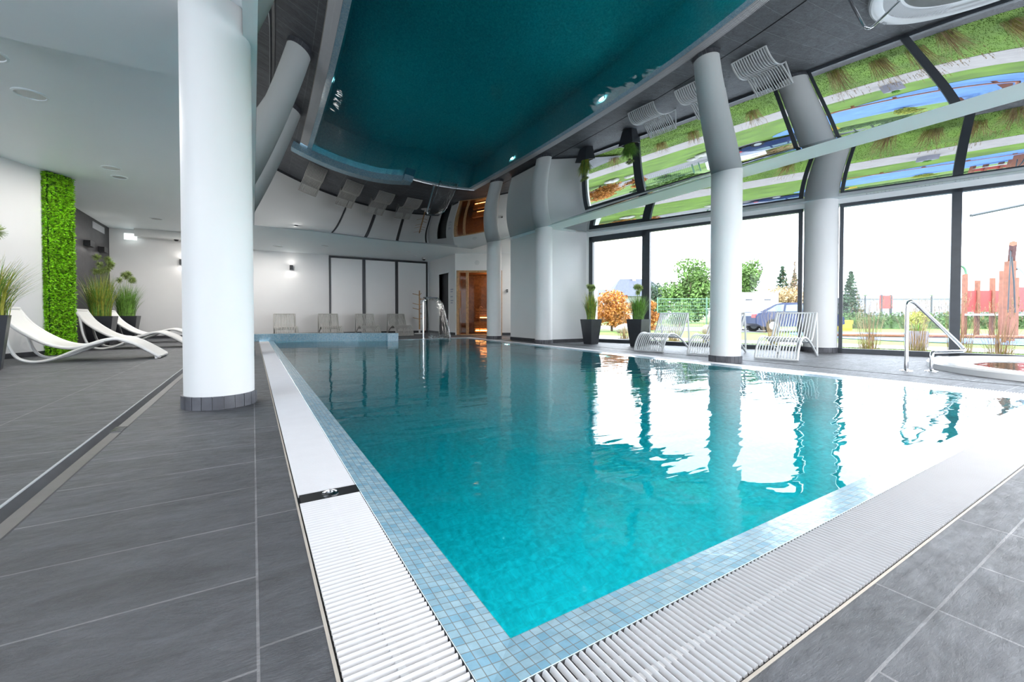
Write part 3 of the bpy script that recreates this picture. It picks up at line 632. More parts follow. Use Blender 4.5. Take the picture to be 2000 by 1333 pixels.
t = thing('air_vent', 'row of small dark vent holes in the soffit above the big windows', 'vent', (0, 0, 0))
for k in range(22):
    m = MB(); s = 5.75 + k * .05 + (.25 if k > 7 else 0) + (.1 if k > 14 else 0); c = W(s, -.12); m.cyl(c[0], c[1], HC - .0015, HC - .0005, .006 if k % 5 else .010, n=10); m.build('vent_hole', 'black', t)

# ------------------------------------------------------------------ back wall items
for k, (x0, x1, lb) in enumerate(((2.34, 3.54, 'white wall panel in black frame, leftmost of three on the back wall'), (3.54, 4.76, 'white wall panel in black frame, middle of three on the back wall'), (4.76, 6.0, 'white wall panel in black frame behind the coat rack'))):
    t = thing('wall_panel', lb, 'wall panel', (x0, 16.5, 0), 0, 'black framed white panels')
    w_ = x1 - x0; m = MB()
    m.box(0, -.05, .08, .05, 0, HC - .02); m.box(w_ - .05, -.05, .08, w_, 0, HC - .02); m.box(.05, -.05, HC - .09, w_ - .05, 0, HC - .02); m.build('frame', 'black', t)
    m = MB(); m.box(.06, -.03, .09, w_ - .06, -.005, HC - .10); m.build('board', 'panel', t)
def sconce(x, y, z, rz, lb, wd_=.10, h=.15, dp=.10, power=.22):
    t = thing('wall_lamp', lb, 'wall lamp', (x, y, z), rz)
    m = MB(); m.box(-wd_ / 2, -dp, -h / 2, wd_ / 2, -.012, h / 2); m.build('housing', 'black', t)
    m = MB(); m.box(-wd_ / 2 + .015, -.012, -h / 2 + .02, wd_ / 2 - .015, 0, h / 2 - .02); m.build('wall_plate', 'black', t)
    m = MB(); m.box(-wd_ / 2 + .01, -dp + .01, h / 2, wd_ / 2 - .01, -.02, h / 2 + .004); m.build('lens', 'lampoff', t)
    for up_ in (1, -1):
        ld = bpy.data.lights.new('wall_lamp_light', 'AREA'); ld.size = .09; ld.energy = power * (1 if up_ < 0 else .8); ld.color = (1, .95, .9)
        lo = bpy.data.objects.new('wall_lamp_light', ld); COL.objects.link(lo); lo.parent = t; lo.location = (0, -dp - .04, up_ * (h / 2 + .02)); lo.rotation_euler = (0 if up_ < 0 else PI, 0, 0)
sconce(1.14, 16.5, 2.33, 0, 'small black box wall lamp above the left back lounger')
sconce(-1.85, 16.5, 2.33, 0, 'small black box wall lamp beside the nearest column')
sconce(-3.5, 14.45, 2.46, PI / 2, 'black box lamp on the dark wall, nearer of two', .34, .14, .13, .25)
sconce(-3.5, 15.6, 2.46, PI / 2, 'black box lamp on the dark wall, farther of two', .34, .14, .13, .25)
t = thing('vent_grille', 'pale grey rectangular vent grille at the top of the dark wall', 'vent', (-3.5, 15.5, 3.03))
m = MB(); m.box(0, -.5, -.085, .015, .5, .085); m.build('grille_frame', 'grey', t)
m = MB()
for k in range(7): m.box(.015, -.48, -.075 + k * .022, .02, .48, -.065 + k * .022)
m.build('louvre', 'grey', t)
t = thing('emergency_light', 'small glowing emergency light box high on the back wall', 'emergency light', (-3.0, 16.32, 3.0))
m = MB(); m.box(-.14, -.02, -.12, .14, .02, .05); m.build('light_panel', mat('emergency_panel', (.9, .95, .95), .4, noise=.01, emit=(.85, .95, .95), es=.6), t)
m = MB(); m.box(-.15, .02, .03, .15, .07, .07); m.build('bracket', 'white', t)
m = MB(); m.box(-2.9, 16.2, 2.98, -.05, 16.5, 3.2); S(m.build('trim_7', 'white'), 'boxed duct along the top of the back wall')
t = thing('motion_sensor', 'small black motion sensor under the boxed duct', 'sensor', (-1.95, 16.30, 2.98))
m = MB(); m.lathe(0, 0, [(.06, 0), (.06, -.02), (.035, -.05), (0, -.055)], 20); m.build('sensor_body', 'black', t, smooth=True)
m = MB(); m.lathe(0, 0, [(.07, 0), (.07, -.006), (.06, -.008)], 20); m.build('sensor_base', 'white', t, smooth=True)
# round vent over the sauna
c = Q(.75, -.001); ang = math.atan2(QD.y, QD.x)
t = thing('wall_vent', 'round pale vent valve on the wall above the sauna', 'vent', (c[0], c[1], 2.53), ang)
m = MB()
for rr, y_ in ((.085, -.012), (.06, -.03)):
    m.quad(*[(rr * math.cos(2 * PI * i / 24), y_, rr * math.sin(2 * PI * i / 24)) for i in range(24)])
    for i in range(24):
        a0, a1 = 2 * PI * i / 24, 2 * PI * (i + 1) / 24
        m.quad((rr * math.cos(a0), y_, rr * math.sin(a0)), (rr * math.cos(a1), y_, rr * math.sin(a1)), (rr * math.cos(a1), 0, rr * math.sin(a1)), (rr * math.cos(a0), 0, rr * math.sin(a0)))
m.build('valve_disc', 'lampoff', t)
c = Q(1.80, -.001); t = thing('wall_switch', 'small black control box on the corridor wall right of the sauna', 'switch', (c[0], c[1], 1.55), ang)
m = MB(); m.box(-.03, -.03, -.05, .03, 0, .05); m.build('switch_body', 'black', t)
m = MB(); m.box(-.015, -.034, -.02, .015, -.03, .02); m.build('rocker', 'grey', t)
t = thing('wall_notice', 'blue grey lettered notice on the white wall between door and sauna', 'sign', (SX - .002, 14.18, 0))
rng = random.Random(4)
for (zc, n_, hh) in ((1.62, 6, .035), (1.54, 4, .03), (1.36, 5, .035), (1.22, 5, .035), (1.14, 4, .03)):
    y = .13; m = MB()
    for k in range(n_):
        l = rng.uniform(.025, .045); m.box(-.003, y - l, zc - hh / 2, 0, y, zc + hh / 2); y -= l + .012
    m.build('text_line', 'text', t)
# coat rack
t = thing('coat_rack', 'slim wooden pole coat rack with many pegs against the back wall', 'coat rack', (5.35, 15.55, 0))
m = MB(); m.cyl(0, 0, .16, 1.62, .028, .022, n=12); m.build('pole', 'wood', t, smooth=True)
m = MB(); m.cyl(0, 0, .0, .03, .20, .18, n=32); m.cyl(0, 0, .03, .17, .035, n=16); m.build('foot', 'white', t, smooth=True)
for k in range(12):
    a = k * 2.1 + .4; z = .55 + (k // 2) * .18; m = MB()
    m.tube([(.02 * math.cos(a), .02 * math.sin(a), z), (.26 * math.cos(a), .26 * math.sin(a), z + .06)], .011, 8); m.build('peg', 'wood', t, smooth=True)

# ------------------------------------------------------------------ pool fountain
ft = thing('pool_fountain', 'stainless steel arched pool fountain at the far edge', 'fountain', (4.34, 12.22, 0))
m = MB(); m.tube(arcpts([(-.02, 0, 0), (-.02, 0, .95), (0, -.01, 1.12), (.08, -.04, 1.20), (.2, -.06, 1.22)], 6), .032, 12); m.build('pipe', 'steel', ft, smooth=True)
m = MB(); m.box(-.02, -.12, 1.205, .40, .02, 1.235); m.build('spout', 'frame', ft)
m = MB(); m.cyl(-.02, 0, 0, .012, .075, n=24); m.build('base_flange', 'steel', ft, smooth=True)
m = MB(); nu, nv = 14, 24
for j in range(nv + 1):
    for i in range(nu + 1):
        v = j / nv; u = i / nu; z = 1.21 * (1 - v ** 1.0) - .01; dr = .34 * math.sqrt(max(0, v)); xx = (-.02 + .42 * u) * (1 + .0 * v) + u * .24 * math.sqrt(v)
        m.v.append((4.34 + xx, 12.10 - dr - .05 * math.sin(u * PI), z))
for j in range(nv):
    for i in range(nu): m.f.append((j * (nu + 1) + i, j * (nu + 1) + i + 1, (j + 1) * (nu + 1) + i + 1, (j + 1) * (nu + 1) + i)); m.mi.append(0)
wsh = tag(m.build('water_sheet', 'sheet', smooth=80), 'thin clear sheet of water falling from the fountain', 'water', kind='stuff')
rng = random.Random(2); m = MB()
for u, wd_ in ((0, .015), (1, .009)):
    P_ = [(4.34 - .02 + .42 * u + u * .24 * math.sqrt(v), 12.08 - .34 * math.sqrt(v), 1.20 * (1 - v)) for v in [k / 16 for k in range(17)]]
    m.tube([(p[0] + rng.uniform(-.004, .004), p[1], p[2]) for p in P_], wd_, 8, taper=[1 + .5 * k / 16 * rng.random() for k in range(17)])
for k in range(160):
    a = rng.random() * 2 * PI; x = 4.34 + rng.uniform(-.06, .66); y = 11.72 + rng.gauss(0, .07); z = abs(rng.gauss(0, .07)); r_ = rng.uniform(.004, .014)
    m.add([(x + r_, y, z), (x, y + r_, z), (x - r_, y, z), (x, y - r_, z), (x, y, z + r_ * 1.4), (x, y, z - r_)], [(0, 1, 4), (1, 2, 4), (2, 3, 4), (3, 0, 4), (1, 0, 5), (2, 1, 5), (3, 2, 5), (0, 3, 5)])
m.build('water_stream', 'sheet2', wsh, smooth=True)

# ------------------------------------------------------------------ slatted metal loungers
def slat_lounger(label, group, mt='mwhite', tw=.0125, tf=.75):
    t = thing('slatted_lounger', label, 'lounger', (0, 0, 0), 0, group); HW = .29
    prof = arcpts([(0, 0, .03), (.05, 0, .13), (.15, 0, .27), (.28, 0, .34), (.45, 0, .325), (.62, 0, .275), (.75, 0, .275), (.84, 0, .36), (.96, 0, .55), (1.07, 0, .735)], 5)
    m = MB()
    for k in range(13):
        y = -HW + .04 + k * (2 * HW - .08) / 12
        m.tube([(p.x, y, p.z) for p in prof], tw, 6, flat=tf)
    m.build('slatted_seat', mt, t, smooth=60)
    for s in (-1, 1):
        m = MB(); pts = arcpts([(0, 0, .015), (.06, 0, .16), (.17, 0, .29), (.30, 0, .345), (.48, 0, .335), (.70, 0, .26), (.92, 0, .15), (1.14, 0, .018)], 5)
        m.tube([(p.x, s * HW, p.z) for p in pts], .018, 8)
        m.tube([(p.x, s * HW, p.z) for p in arcpts([(.74, 0, .27), (.84, 0, .36), (.96, 0, .55), (1.07, 0, .74)], 5)], .017, 8)
        m.tube([(1.14, s * HW, .018), (1.12, s * HW, .35), (1.07, s * HW, .74)], .017, 8)
        m.build('side_frame', mt, t, smooth=60)
    for (x, z) in ((.0, .02), (.72, .262), (1.07, .735)):
        m = MB(); m.tube([(x, -HW, z), (x, HW, z)], .015, 8); m.build('cross_bar', mt, t, smooth=60)
    return t
G1, G2 = 'white slatted loungers by the windows', 'slatted loungers along the back wall'
l0 = slat_lounger('white slatted lounger by the windows between planter and round column', G1)
l0.location = (6.42, 5.62, 0); l0.rotation_euler = (0, 0, math.radians(13))
dup(l0, (6.68, 4.62, 0), math.radians(12), 'white slatted lounger half hidden behind the window side column', G1)
dup(l0, (6.96, 3.58, 0), math.radians(11), 'white slatted lounger right of the round column, nearest to camera', G1)
lb0 = slat_lounger('rightmost back wall lounger, beside the end of the mosaic wall', G2, 'backlit', .0165, 1.0)
lb0.location = (4.36, 14.15, 0); lb0.rotation_euler = (0, 0, PI / 2)
for x, lb in ((.85, 'leftmost slatted lounger at the back wall behind the mosaic wall'), (2.12, 'second slatted lounger from the left at the back wall'), (3.28, 'third slatted lounger at the back wall, under the first panel joint')):
    dup(lb0, (x, 14.15, 0), math.radians(90), lb, G2)
# ------------------------------------------------------------------ moulded white wave loungers
def wave_lounger(label):
    t = thing('wave_lounger', label, 'lounger', (0, 0, 0), 0, 'white wave shaped plastic loungers'); Wd = .37
    main = arcpts([(-1.78, 0, .80), (-1.66, 0, .60), (-1.50, 0, .44), (-1.28, 0, .29), (-1.06, 0, .225), (-.86, 0, .255), (-.66, 0, .325), (-.50, 0, .34), (-.32, 0, .27), (-.16, 0, .165), (0, 0, .045)], 6)
    P_ = [(p.x, p.z) for p in main]; m = MB(); m.ribbon(P_, -Wd + .02, Wd - .02, .022)
    m.build('seat_shell', 'pwhite', t, smooth=50)
    for s in (-1, 1):
        m = MB(); m.tube([(p.x, s * (Wd - .02), p.z - .012) for p in main], .026, 8, flat=1.1)
        run = arcpts([(-1.72, 0, .70), (-1.70, 0, .50), (-1.66, 0, .27), (-1.58, 0, .09), (-1.42, 0, .022), (-1.22, 0, .055), (-1.02, 0, .15), (-.84, 0, .235), (-.66, 0, .30)], 6)
        m.tube([(p.x, s * (Wd - .02), p.z) for p in run], .022, 8, flat=1.2); m.build('curved_runner', 'pwhite', t, smooth=50)
    for s in (-1, 1):
        m = MB(); m.cyl(-.04, s * (Wd - .05), 0, .05, .022, .026, n=12); m.build('foot', 'pwhite', t, smooth=True)
    m = MB(); m.tube([(-1.78, -Wd + .02, .80), (-1.78, Wd - .02, .80)], .026, 8); m.build('end_bar', 'pwhite', t, smooth=50)
    m = MB(); m.tube([(0, -Wd + .02, .03), (0, Wd - .02, .03)], .022, 8); m.build('end_bar', 'pwhite', t, smooth=50)
    return t
w0 = wave_lounger('white wave lounger nearest on the left, in front of the white wall'); w0.location = (-1.30, 9.22, 0)
dup(w0, (-1.22, 12.05, 0), 0, 'white wave lounger in the middle, in front of the first dark planter')
dup(w0, (-1.25, 14.3, 0), 0, 'white wave lounger farthest back, in front of the second dark planter')

# ------------------------------------------------------------------ potted grasses
def blades(m, n, h, spread, rng, wd_=.006, z0=0., lean=1.):
    for k in range(n):
        a = rng.random() * 2 * PI; r0 = rng.random() ** .5 * spread * .5; hh = h * rng.uniform(.5, 1.05); ln = spread * rng.uniform(.1, 1.0) * lean
        bx, by = r0 * math.cos(a), r0 * math.sin(a); da = a + rng.uniform(-.6, .6); px, py = -math.sin(da), math.cos(da); pts = []
        for i in range(6):
            s = i / 5; d_ = ln * s ** 1.9; pts.append((bx + math.cos(da) * d_, by + math.sin(da) * d_, z0 + hh * (s - .12 * s ** 3 * (ln / spread))))
        vs = []
        for i, p in enumerate(pts):
            w_ = wd_ * (1 - (i / 5) ** 2 * .9); vs += [(p[0] + px * w_, p[1] + py * w_, p[2]), (p[0] - px * w_, p[1] - py * w_, p[2])]
        m.add(vs, [(2 * i, 2 * i + 1, 2 * i + 3, 2 * i + 2) for i in range(5)])
def tuft(m, x, y, z, r, rng, n=150):
    for k in range(n):
        v = Vector((rng.gauss(0, 1), rng.gauss(0, 1), rng.gauss(0, 1.1))).normalized(); l = r * rng.uniform(.7, 1.1); c = Vector((x, y, z)); q = v.cross(Vector((.3, .5, .8))).normalized() * .0035
        m.add([c + q, c - q, c + v * l - q * .4, c + v * l + q * .4], [(0, 1, 2, 3)])
def potted(label, x, y, hp, wt, hg, seed, yel, rz=0, ntuft=5, group=None, spread=.22):
    rng = random.Random(seed); t = thing('potted_grass', label, 'potted plant', (x, y, 0), rz, group); wb = wt * .66
    m = MB(); a, b_ = wt / 2, wb / 2; i_ = a - .02
    vs = [(-b_, -b_, 0), (b_, -b_, 0), (b_, b_, 0), (-b_, b_, 0), (-a, -a, hp), (a, -a, hp), (a, a, hp), (-a, a, hp), (-i_, -i_, hp), (i_, -i_, hp), (i_, i_, hp), (-i_, i_, hp), (-i_, -i_, hp - .05), (i_, -i_, hp - .05), (i_, i_, hp - .05), (-i_, i_, hp - .05)]
    fs = [(0, 3, 2, 1)] + [(j, (j + 1) % 4, (j + 1) % 4 + 4, j + 4) for j in range(4)] + [(j + 4, (j + 1) % 4 + 4, (j + 1) % 4 + 8, j + 8) for j in range(4)] + [(j + 8, (j + 1) % 4 + 8, (j + 1) % 4 + 12, j + 12) for j in range(4)]
    m.add(vs, fs); m.build('planter', 'pot', t)
    m = MB(); m.box(-i_, -i_, hp - .07, i_, i_, hp - .03); m.build('soil', 'soil', t)
    m = MB(); blades(m, 260, hg, spread, rng, .0055, hp - .03); m.m = 1; blades(m, 260, hg * .95, spread, rng, .0055, hp - .03)
    m.build('grass_blades', ['bladey' if yel else 'blade', 'blade' if yel else 'blade'], t)
    m = MB()
    for k in range(ntuft):
        a = rng.random() * 2 * PI; r_ = rng.uniform(.02, spread * .55); z = hp + hg * rng.uniform(.92, 1.28); m.tube([(0, 0, hp - .03), (r_ * .4 * math.cos(a), r_ * .4 * math.sin(a), hp + hg * .5), (r_ * math.cos(a), r_ * math.sin(a), z)], .003, 5)
        tuft(m, r_ * math.cos(a), r_ * math.sin(a), z, .045 + spread * .13, rng, 230)
    tag(m.build('seed_heads', 'tuft', t), 'fluffy pale seed heads')
    return t
GP = 'tall grasses in square anthracite planters'
potted('yellow green potted grass at the left end of the windows', 7.06, 7.95, .60, .37, .72, 11, True, .1, 7, GP, .20)
potted('bright green potted grass left of the first window lounger', 7.42, 6.78, .61, .38, .62, 12, False, .2, 6, GP, .24)
potted('large yellow green potted grass cut by the left picture edge', -2.93, 8.10, .70, .46, .85, 13, True, .25, 9, GP, .46)
potted('yellow green potted grass in front of the dark wall, behind the middle wave lounger', -2.94, 13.1, .68, .50, 1.05, 14, True, 0, 9, GP, .36)
potted('shorter potted grass at the corner of dark wall and back wall', -2.94, 15.4, .68, .52, .98, 15, False, 0, 8, GP, .36)

# ------------------------------------------------------------------ planted wall panel
t = thing('green_wall_panel', 'tall bright green leafy wall panel at the end of the white left wall', 'plant wall', (0, 0, 0))
m = MB(); m.prism([LP(0, 0), LP(.43, 0), LP(.43, -.07), LP(0, -.07)], .0, 3.19); m.build('backing', 'mossd', t)
rng = random.Random(7); m = MB()
for k in range(15000):
    side = rng.random()
    if side < .72: s, o_ = rng.uniform(-.01, .44), -.07; nr = -LN
    elif side < .9: s, o_ = .44, rng.uniform(-.07, .0); nr = LB
    else: s, o_ = -.01, rng.uniform(-.07, .0); nr = -LB
    p = LP(s, o_); c = Vector((p[0], p[1], rng.uniform(.0, 3.17)))
    v = (Vector((nr.x, nr.y, 0)) + Vector((rng.gauss(0, .5), rng.gauss(0, .5), rng.gauss(0, .55)))).normalized(); l = rng.uniform(.025, .06)
    q = v.cross(Vector((rng.gauss(0, 1), rng.gauss(0, 1), rng.gauss(0, 1)))).normalized() * rng.uniform(.006, .012)
    m.add([c, c + v * l * .5 + q, c + v * l, c + v * l * .5 - q], [(0, 1, 2, 3)])
tag(m.build('foliage', 'moss', t), kind='stuff')

# ------------------------------------------------------------------ hand rail and whirlpool
t = thing('hand_rail', 'bent polished steel hand rail beside the whirlpool', 'handrail', (0, 0, 0))
m = MB(); m.tube([(7.0, 2.03, 0), (7.0, 2.03, .79)] + [tuple(p) for p in arcpts([(7.0, 2.03, .79), (7.012, 2.026, .855), (7.06, 2.01, .875), (7.12, 1.985, .85)], 6)[1:]] + [(7.74, 1.735, .335)] + [tuple(p) for p in arcpts([(7.74, 1.735, .335), (7.79, 1.71, .28), (7.77, 1.69, .25), (7.70, 1.70, .24)], 5)[1:]] + [(7.29, 1.835, .24)] + [tuple(p) for p in arcpts([(7.29, 1.835, .24), (7.24, 1.85, .235), (7.215, 1.85, .20), (7.21, 1.85, .15)], 5)[1:]] + [(7.21, 1.85, 0)], .021, 14)
m.build('rail_tube', 'steel', t, smooth=True)
for x, y in ((7.0, 2.03), (7.21, 1.85)):
    m = MB(); m.lathe(x, y, [(.068, 0), (.066, .008), (.045, .014), (.026, .016), (.022, .03)], 28); m.build('floor_flange', 'steel', t, smooth=True)
CXT, CYT, RT = 8.48, .55, 1.63
t = thing('whirlpool', 'round white whirlpool tub sunk in the window side deck', 'hot tub', (CXT, CYT, 0))
acr = mat('white_acrylic', (.82, .84, .86), .18, noise=.02)
m = MB(); m.lathe(0, 0, [(RT, .0), (RT, .065), (RT - .02, .085), (RT - .16, .085), (RT - .18, .070)], 96); m.build('rim', acr, t, smooth=True)
m = MB(); m.lathe(0, 0, [(RT - .18, .07), (RT - .18, .02), (RT - .40, .02), (RT - .40, .055), (RT - .44, .055), (RT - .5, -.3), (.55, -.36), (.5, -.75), (0, -.78)], 96); m.build('tub_shell', acr, t, smooth=True)
m = MB()
for k in range(90):
    a = PI * .25 + k * PI * 1.1 / 90; m.quad(*[((RT - q) * math.cos(a + dd_), (RT - q) * math.sin(a + dd_), .072) for q, dd_ in ((.19, 0), (.39, 0), (.39, .018), (.19, .018))])
m.build('overflow_slats', 'grate', t)
m = MB(); m.lathe(0, 0, [(RT - .42, .045), (0, .045)], 64); o_ = m.build('tub_water', 'spa', t)
for k in range(6):
    m = MB(); m.cyl(-.55 + (k % 3) * .20, .15 - (k // 3) * .20, -.55, -.34, .035, n=16); m.build('jet', 'grey', t, smooth=True)
m = MB(); m.box(.1, RT - .06, .085, .22, RT - .02, .095); m.build('control_plate', 'grey', t)

# ------------------------------------------------------------------ outdoors
ZG = -.12
def opoly(s0, o0, s1, o1, z, mb): mb.quad((*W(s0, o0), z), (*W(s1, o0), z), (*W(s1, o1), z), (*W(s0, o1), z))
m = MB(); opoly(-160, .3, 120, 260, ZG, m); S(m.build('ground', 'lawn'), 'lawn around the building')
m = MB(); opoly(-14, .3, 40, .85, ZG + .01, m); tag(m.build('gravel_strip', 'sand'), 'dark gravel strip running outside along the windows', 'gravel', kind='stuff')
m = MB(); opoly(-60, 3.7, 60, 5.4, ZG + .012, m); S(m.build('garden_path', 'path'), 'pale paved path across the lawn')
m = MB(); opoly(-90, 12.5, 2.5, 20, ZG + .012, m); S(m.build('parking_lot', 'asph'), 'grey parking area')
m = MB(); rngb = random.Random(9); P_ = []
bc = Vector(W(9.5, 12)); 
for k in range(36):
    a = 2 * PI * k / 36; rx, ry = 6.4, 4.6; p = bc + WD * (rx * math.cos(a) * (1 + .06 * math.sin(3 * a))) + WN * (ry * math.sin(a)); P_.append((p.x, p.y, ZG + .02))
m.quad(*P_); S(m.build('play_surface', 'blue'), 'blue rubber playground surface')
# lawn blades close to the glass
m = MB(); rng = random.Random(21)
for k in range(26000):
    s = rng.uniform(-4, 13); o_ = .85 + rng.random() ** 1.4 * 2.8; x, y = W(s, o_); a = rng.random() * PI; h = rng.uniform(.02, .06); dx, dy = math.cos(a) * .006, math.sin(a) * .006
    m.add([(x - dx, y - dy, ZG), (x + dx, y + dy, ZG), (x + rng.uniform(-.02, .02), y + rng.uniform(-.02, .02), ZG + h)], [(0, 1, 2)])
tag(m.build('lawn_grass', 'lawnb'), 'short mown grass blades just outside the windows', 'grass', kind='stuff')
def clump(label, x, y, h, seed, n=120, mt='straw'):
    rng = random.Random(seed); t = thing('ornamental_grass', label, 'ornamental grass', (x, y, ZG), 0, 'dry ornamental grasses outside the windows'); m = MB(); blades(m, n, h, .34, rng, .0035, 0, .8); m.build('blades', 'straw', t)
    m = MB(); blades(m, 45, h * .4, .25, rng, .005, 0, .9); tag(m.build('base_leaves', 'ly', t), 'green base leaves')
    m = MB()
    for k in range(26):
        a = rng.random() * 6.28; r_ = rng.uniform(.05, .34); z = h * rng.uniform(.75, 1.1)
        for q in range(14):
            c = Vector((r_ * math.cos(a), r_ * math.sin(a), z + rng.uniform(-.09, .09))); v = Vector((rng.gauss(0, .4), rng.gauss(0, .4), 1)).normalized() * .04; w_ = Vector((.005, .004, 0)); m.add([c - w_, c + w_, c + v], [(0, 1, 2)])
    m.build('seed_plumes', 'straw', t)
CL = [(9.45, 9.2, .85, 'dry grass clump seen behind the first potted grass'), (10.3, 8.1, .75, 'dry grass clump outside beside the second potted grass'), (10.56, 7.2, .95, 'dry grass clump left of the window side column'),
      (11.03, 5.75, 1.0, 'reddish dry grass clump in front of the dark car'), (10.45, 3.60, 1.25, 'tall dry grass clump leftmost in the wide window'), (11.0, 3.05, 1.15, 'tall dry grass clump in the middle of the wide window'),
      (11.2, 2.50, 1.2, 'tall dry grass clump beside the window mullion, right of the hand rail'), (10.95, 1.95, 1.05, 'dry grass clump in the last window, nearer the mullion'), (11.7, 1.25, 1.15, 'dry grass clump in the last window beside the red mast')]
for k, (x, y, h, lb) in enumerate(CL): clump(lb, x, y, h * .9, 40 + k)
def leafcloud(m, c, rad, n, size, rng, up=0.):
    c = Vector(c)
    for k in range(n):
        v = Vector((rng.gauss(0, 1), rng.gauss(0, 1), rng.gauss(0, 1))).normalized() * (rng.random() ** .4)
        p = c + Vector((v.x * rad[0], v.y * rad[1], v.z * rad[2])); a = Vector((rng.gauss(0, 1), rng.gauss(0, 1), rng.gauss(0, 1))).normalized(); b_ = a.cross(Vector((rng.gauss(0, 1), rng.gauss(0, 1), rng.gauss(0, 1)))).normalized(); s = size * rng.uniform(.6, 1.3)
        m.add([p - a * s, p + b_ * s * .6, p + a * s, p - b_ * s * .6], [(0, 1, 2, 3)])
def tree(name, label, cat, x, y, h, w_, m_, seed, n=3000, size=.12, trunk=.2, lobes=9, low=.15, group=None):
    rng = random.Random(seed); t = thing(name, label, cat, (x, y, ZG), 0, group)
    m = MB(); m.tube([(0, 0, 0), (rng.uniform(-.1, .1), 0, h * .35), (0, rng.uniform(-.1, .1), h * .7)], trunk, 8, taper=[1, .7, .3])
    for k in range(6):
        a = rng.random() * 6.28; z = h * rng.uniform(.25, .55); m.tube([(0, 0, z), (w_ * .2 * math.cos(a), w_ * .2 * math.sin(a), z + h * .15), (w_ * .38 * math.cos(a), w_ * .38 * math.sin(a), z + h * .3)], trunk * .4, 6, taper=[1, .6, .25])
    m.build('trunk', 'bark', t, smooth=True); m = MB()
    for k in range(lobes):
        a = rng.random() * 6.28; zz = rng.uniform(low, .82); rr = w_ * .5 * math.sqrt(max(.05, 1 - ((zz - .45) / .6) ** 2)) * rng.uniform(.2, .65)
        leafcloud(m, (rr * math.cos(a), rr * math.sin(a), h * zz), (w_ * .26, w_ * .26, h * .17), n // lobes, size, rng)
    m.build('crown', m_, t); return t
def conifer(label, x, y, h, w_, seed):
    rng = random.Random(seed); t = thing('conifer', label, 'tree', (x, y, ZG), 0, 'conifers on the horizon'); m = MB(); m.tube([(0, 0, 0), (0, 0, h)], .14, 8, taper=[1, .1]); m.build('trunk', 'bark', t)
    m = MB()
    for k in range(15):
        z = h * (.12 + .86 * k / 15); r_ = w_ * .5 * (1 - k / 15.5)
        for q in range(9):
            a = rng.random() * 6.28; leafcloud(m, (r_ * .6 * math.cos(a), r_ * .6 * math.sin(a), z), (r_ * .45 + .05, r_ * .45 + .05, h * .03), 22, .11, rng)
    m.build('needles', 'ld', t)
def baretree(label, x, y, h, w_, seed):
    rng = random.Random(seed); t = thing('bare_tree', label, 'tree', (x, y, ZG), 0, 'bare trees on the horizon'); m = MB(); m.tube([(0, 0, 0), (0, 0, h * .5), (.1, 0, h)], .14, 6, taper=[1, .6, .1])
    for k in range(90):
        a = rng.random() * 6.28; z = h * rng.uniform(.25, .9); l = w_ * .5 * (1.1 - z / h) * rng.uniform(.5, 1.1); m.tube([(0, 0, z), (l * .5 * math.cos(a), l * .5 * math.sin(a), z + l * .5), (l * math.cos(a + .3), l * math.sin(a + .3), z + l * 1.3)], .035, 4, taper=[1, .6, .2])
    m.build('branches', 'bark', t); m = MB(); leafcloud(m, (0, 0, h * .6), (w_ * .4, w_ * .4, h * .35), 500, .07, rng); m.build('sparse_leaves', 'straw', t)
tree('maple_shrub', 'orange autumn maple shrub behind the first window', 'shrub', 15.8, 16.2, 2.25, 2.6, 'lo', 1, 4200, .07, .06, 12, .12)
tree('maple_shrub', 'smaller orange shrub right of the first window mullion', 'shrub', 18.4, 16.3, 1.7, 1.4, 'lo', 2, 1500, .07, .05, 8, .12)
tree('leafy_tree', 'big green leafy tree left of the window side column', 'tree', 39.8, 29.6, 7.2, 6.4, 'lg', 3, 9000, .17, .22, 16, .1)
tree('leafy_tree', 'dark loose tree left of the big green tree', 'tree', 40.6, 33.9, 5.2, 4.2, 'ld', 4, 2600, .14, .16, 12, .1)
tree('leafy_tree', 'green autumn tree right of the window side column', 'tree', 46.0, 26.5, 7.0, 3.4, 'lg', 5, 4500, .16, .2, 12, .15)
baretree('bare tree nearer the green autumn tree', 48.0, 22.9, 7.0, 2.8, 6); baretree('bare tree left of the pointed conifers', 51.0, 22.4, 6.8, 2.8, 7)
conifer('dark conifer above the parked car, taller of the two', 50.7, 25.4, 6.6, 3.2, 8); conifer('dark conifer beside the white built in column', 53.3, 25.4, 6.0, 2.6, 9); conifer('slim conifer at the left of the wide window', 50.4, 18.9, 5.4, 2.4, 10)
tree('brown_shrub', 'brown shrub thicket behind the car', 'shrub', 42.0, 20.6, 3.9, 4.6, 'straw', 11, 4000, .12, .1, 12, .1)
tree('brown_shrub', 'olive shrub thicket behind the trailer', 'shrub', 38.6, 22.4, 3.1, 3.0, 'ly', 12, 2600, .12, .1, 10, .1)
tree('round_shrub', 'small yellow green bush behind the hand rail', 'shrub', 23.9, 6.6, 1.25, 1.2, 'ly', 13, 1600, .06, .04, 8, .2)
tree('round_shrub', 'green shrub behind the wire fence', 'shrub', 25.6, 19.6, 2.1, 2.0, 'lg', 14, 2000, .08, .06, 8, .15)
# hedge
t = thing('hedge', 'long dark green hedge behind the lawn in the wide window', 'hedge', (0, 0, 0)); m = MB(); rng = random.Random(31)
h0, h1 = Vector((29.8, 13.2)), Vector((40.5, 5.2))
for k in range(34):
    p = h0.lerp(h1, k / 33); leafcloud(m, (p.x, p.y, .35), (.55, .55, .5 + .1 * rng.random()), 300, .07, rng)
m.build('foliage', 'lh', t); m = MB()
dh = (h1 - h0).normalized(); nh = Vector((-dh.y, dh.x)) * .3
m.prism([tuple(h0 + nh), tuple(h1 + nh), tuple(h1 - nh), tuple(h0 - nh)], ZG, .55); m.build('inner_branches', 'lh', t)
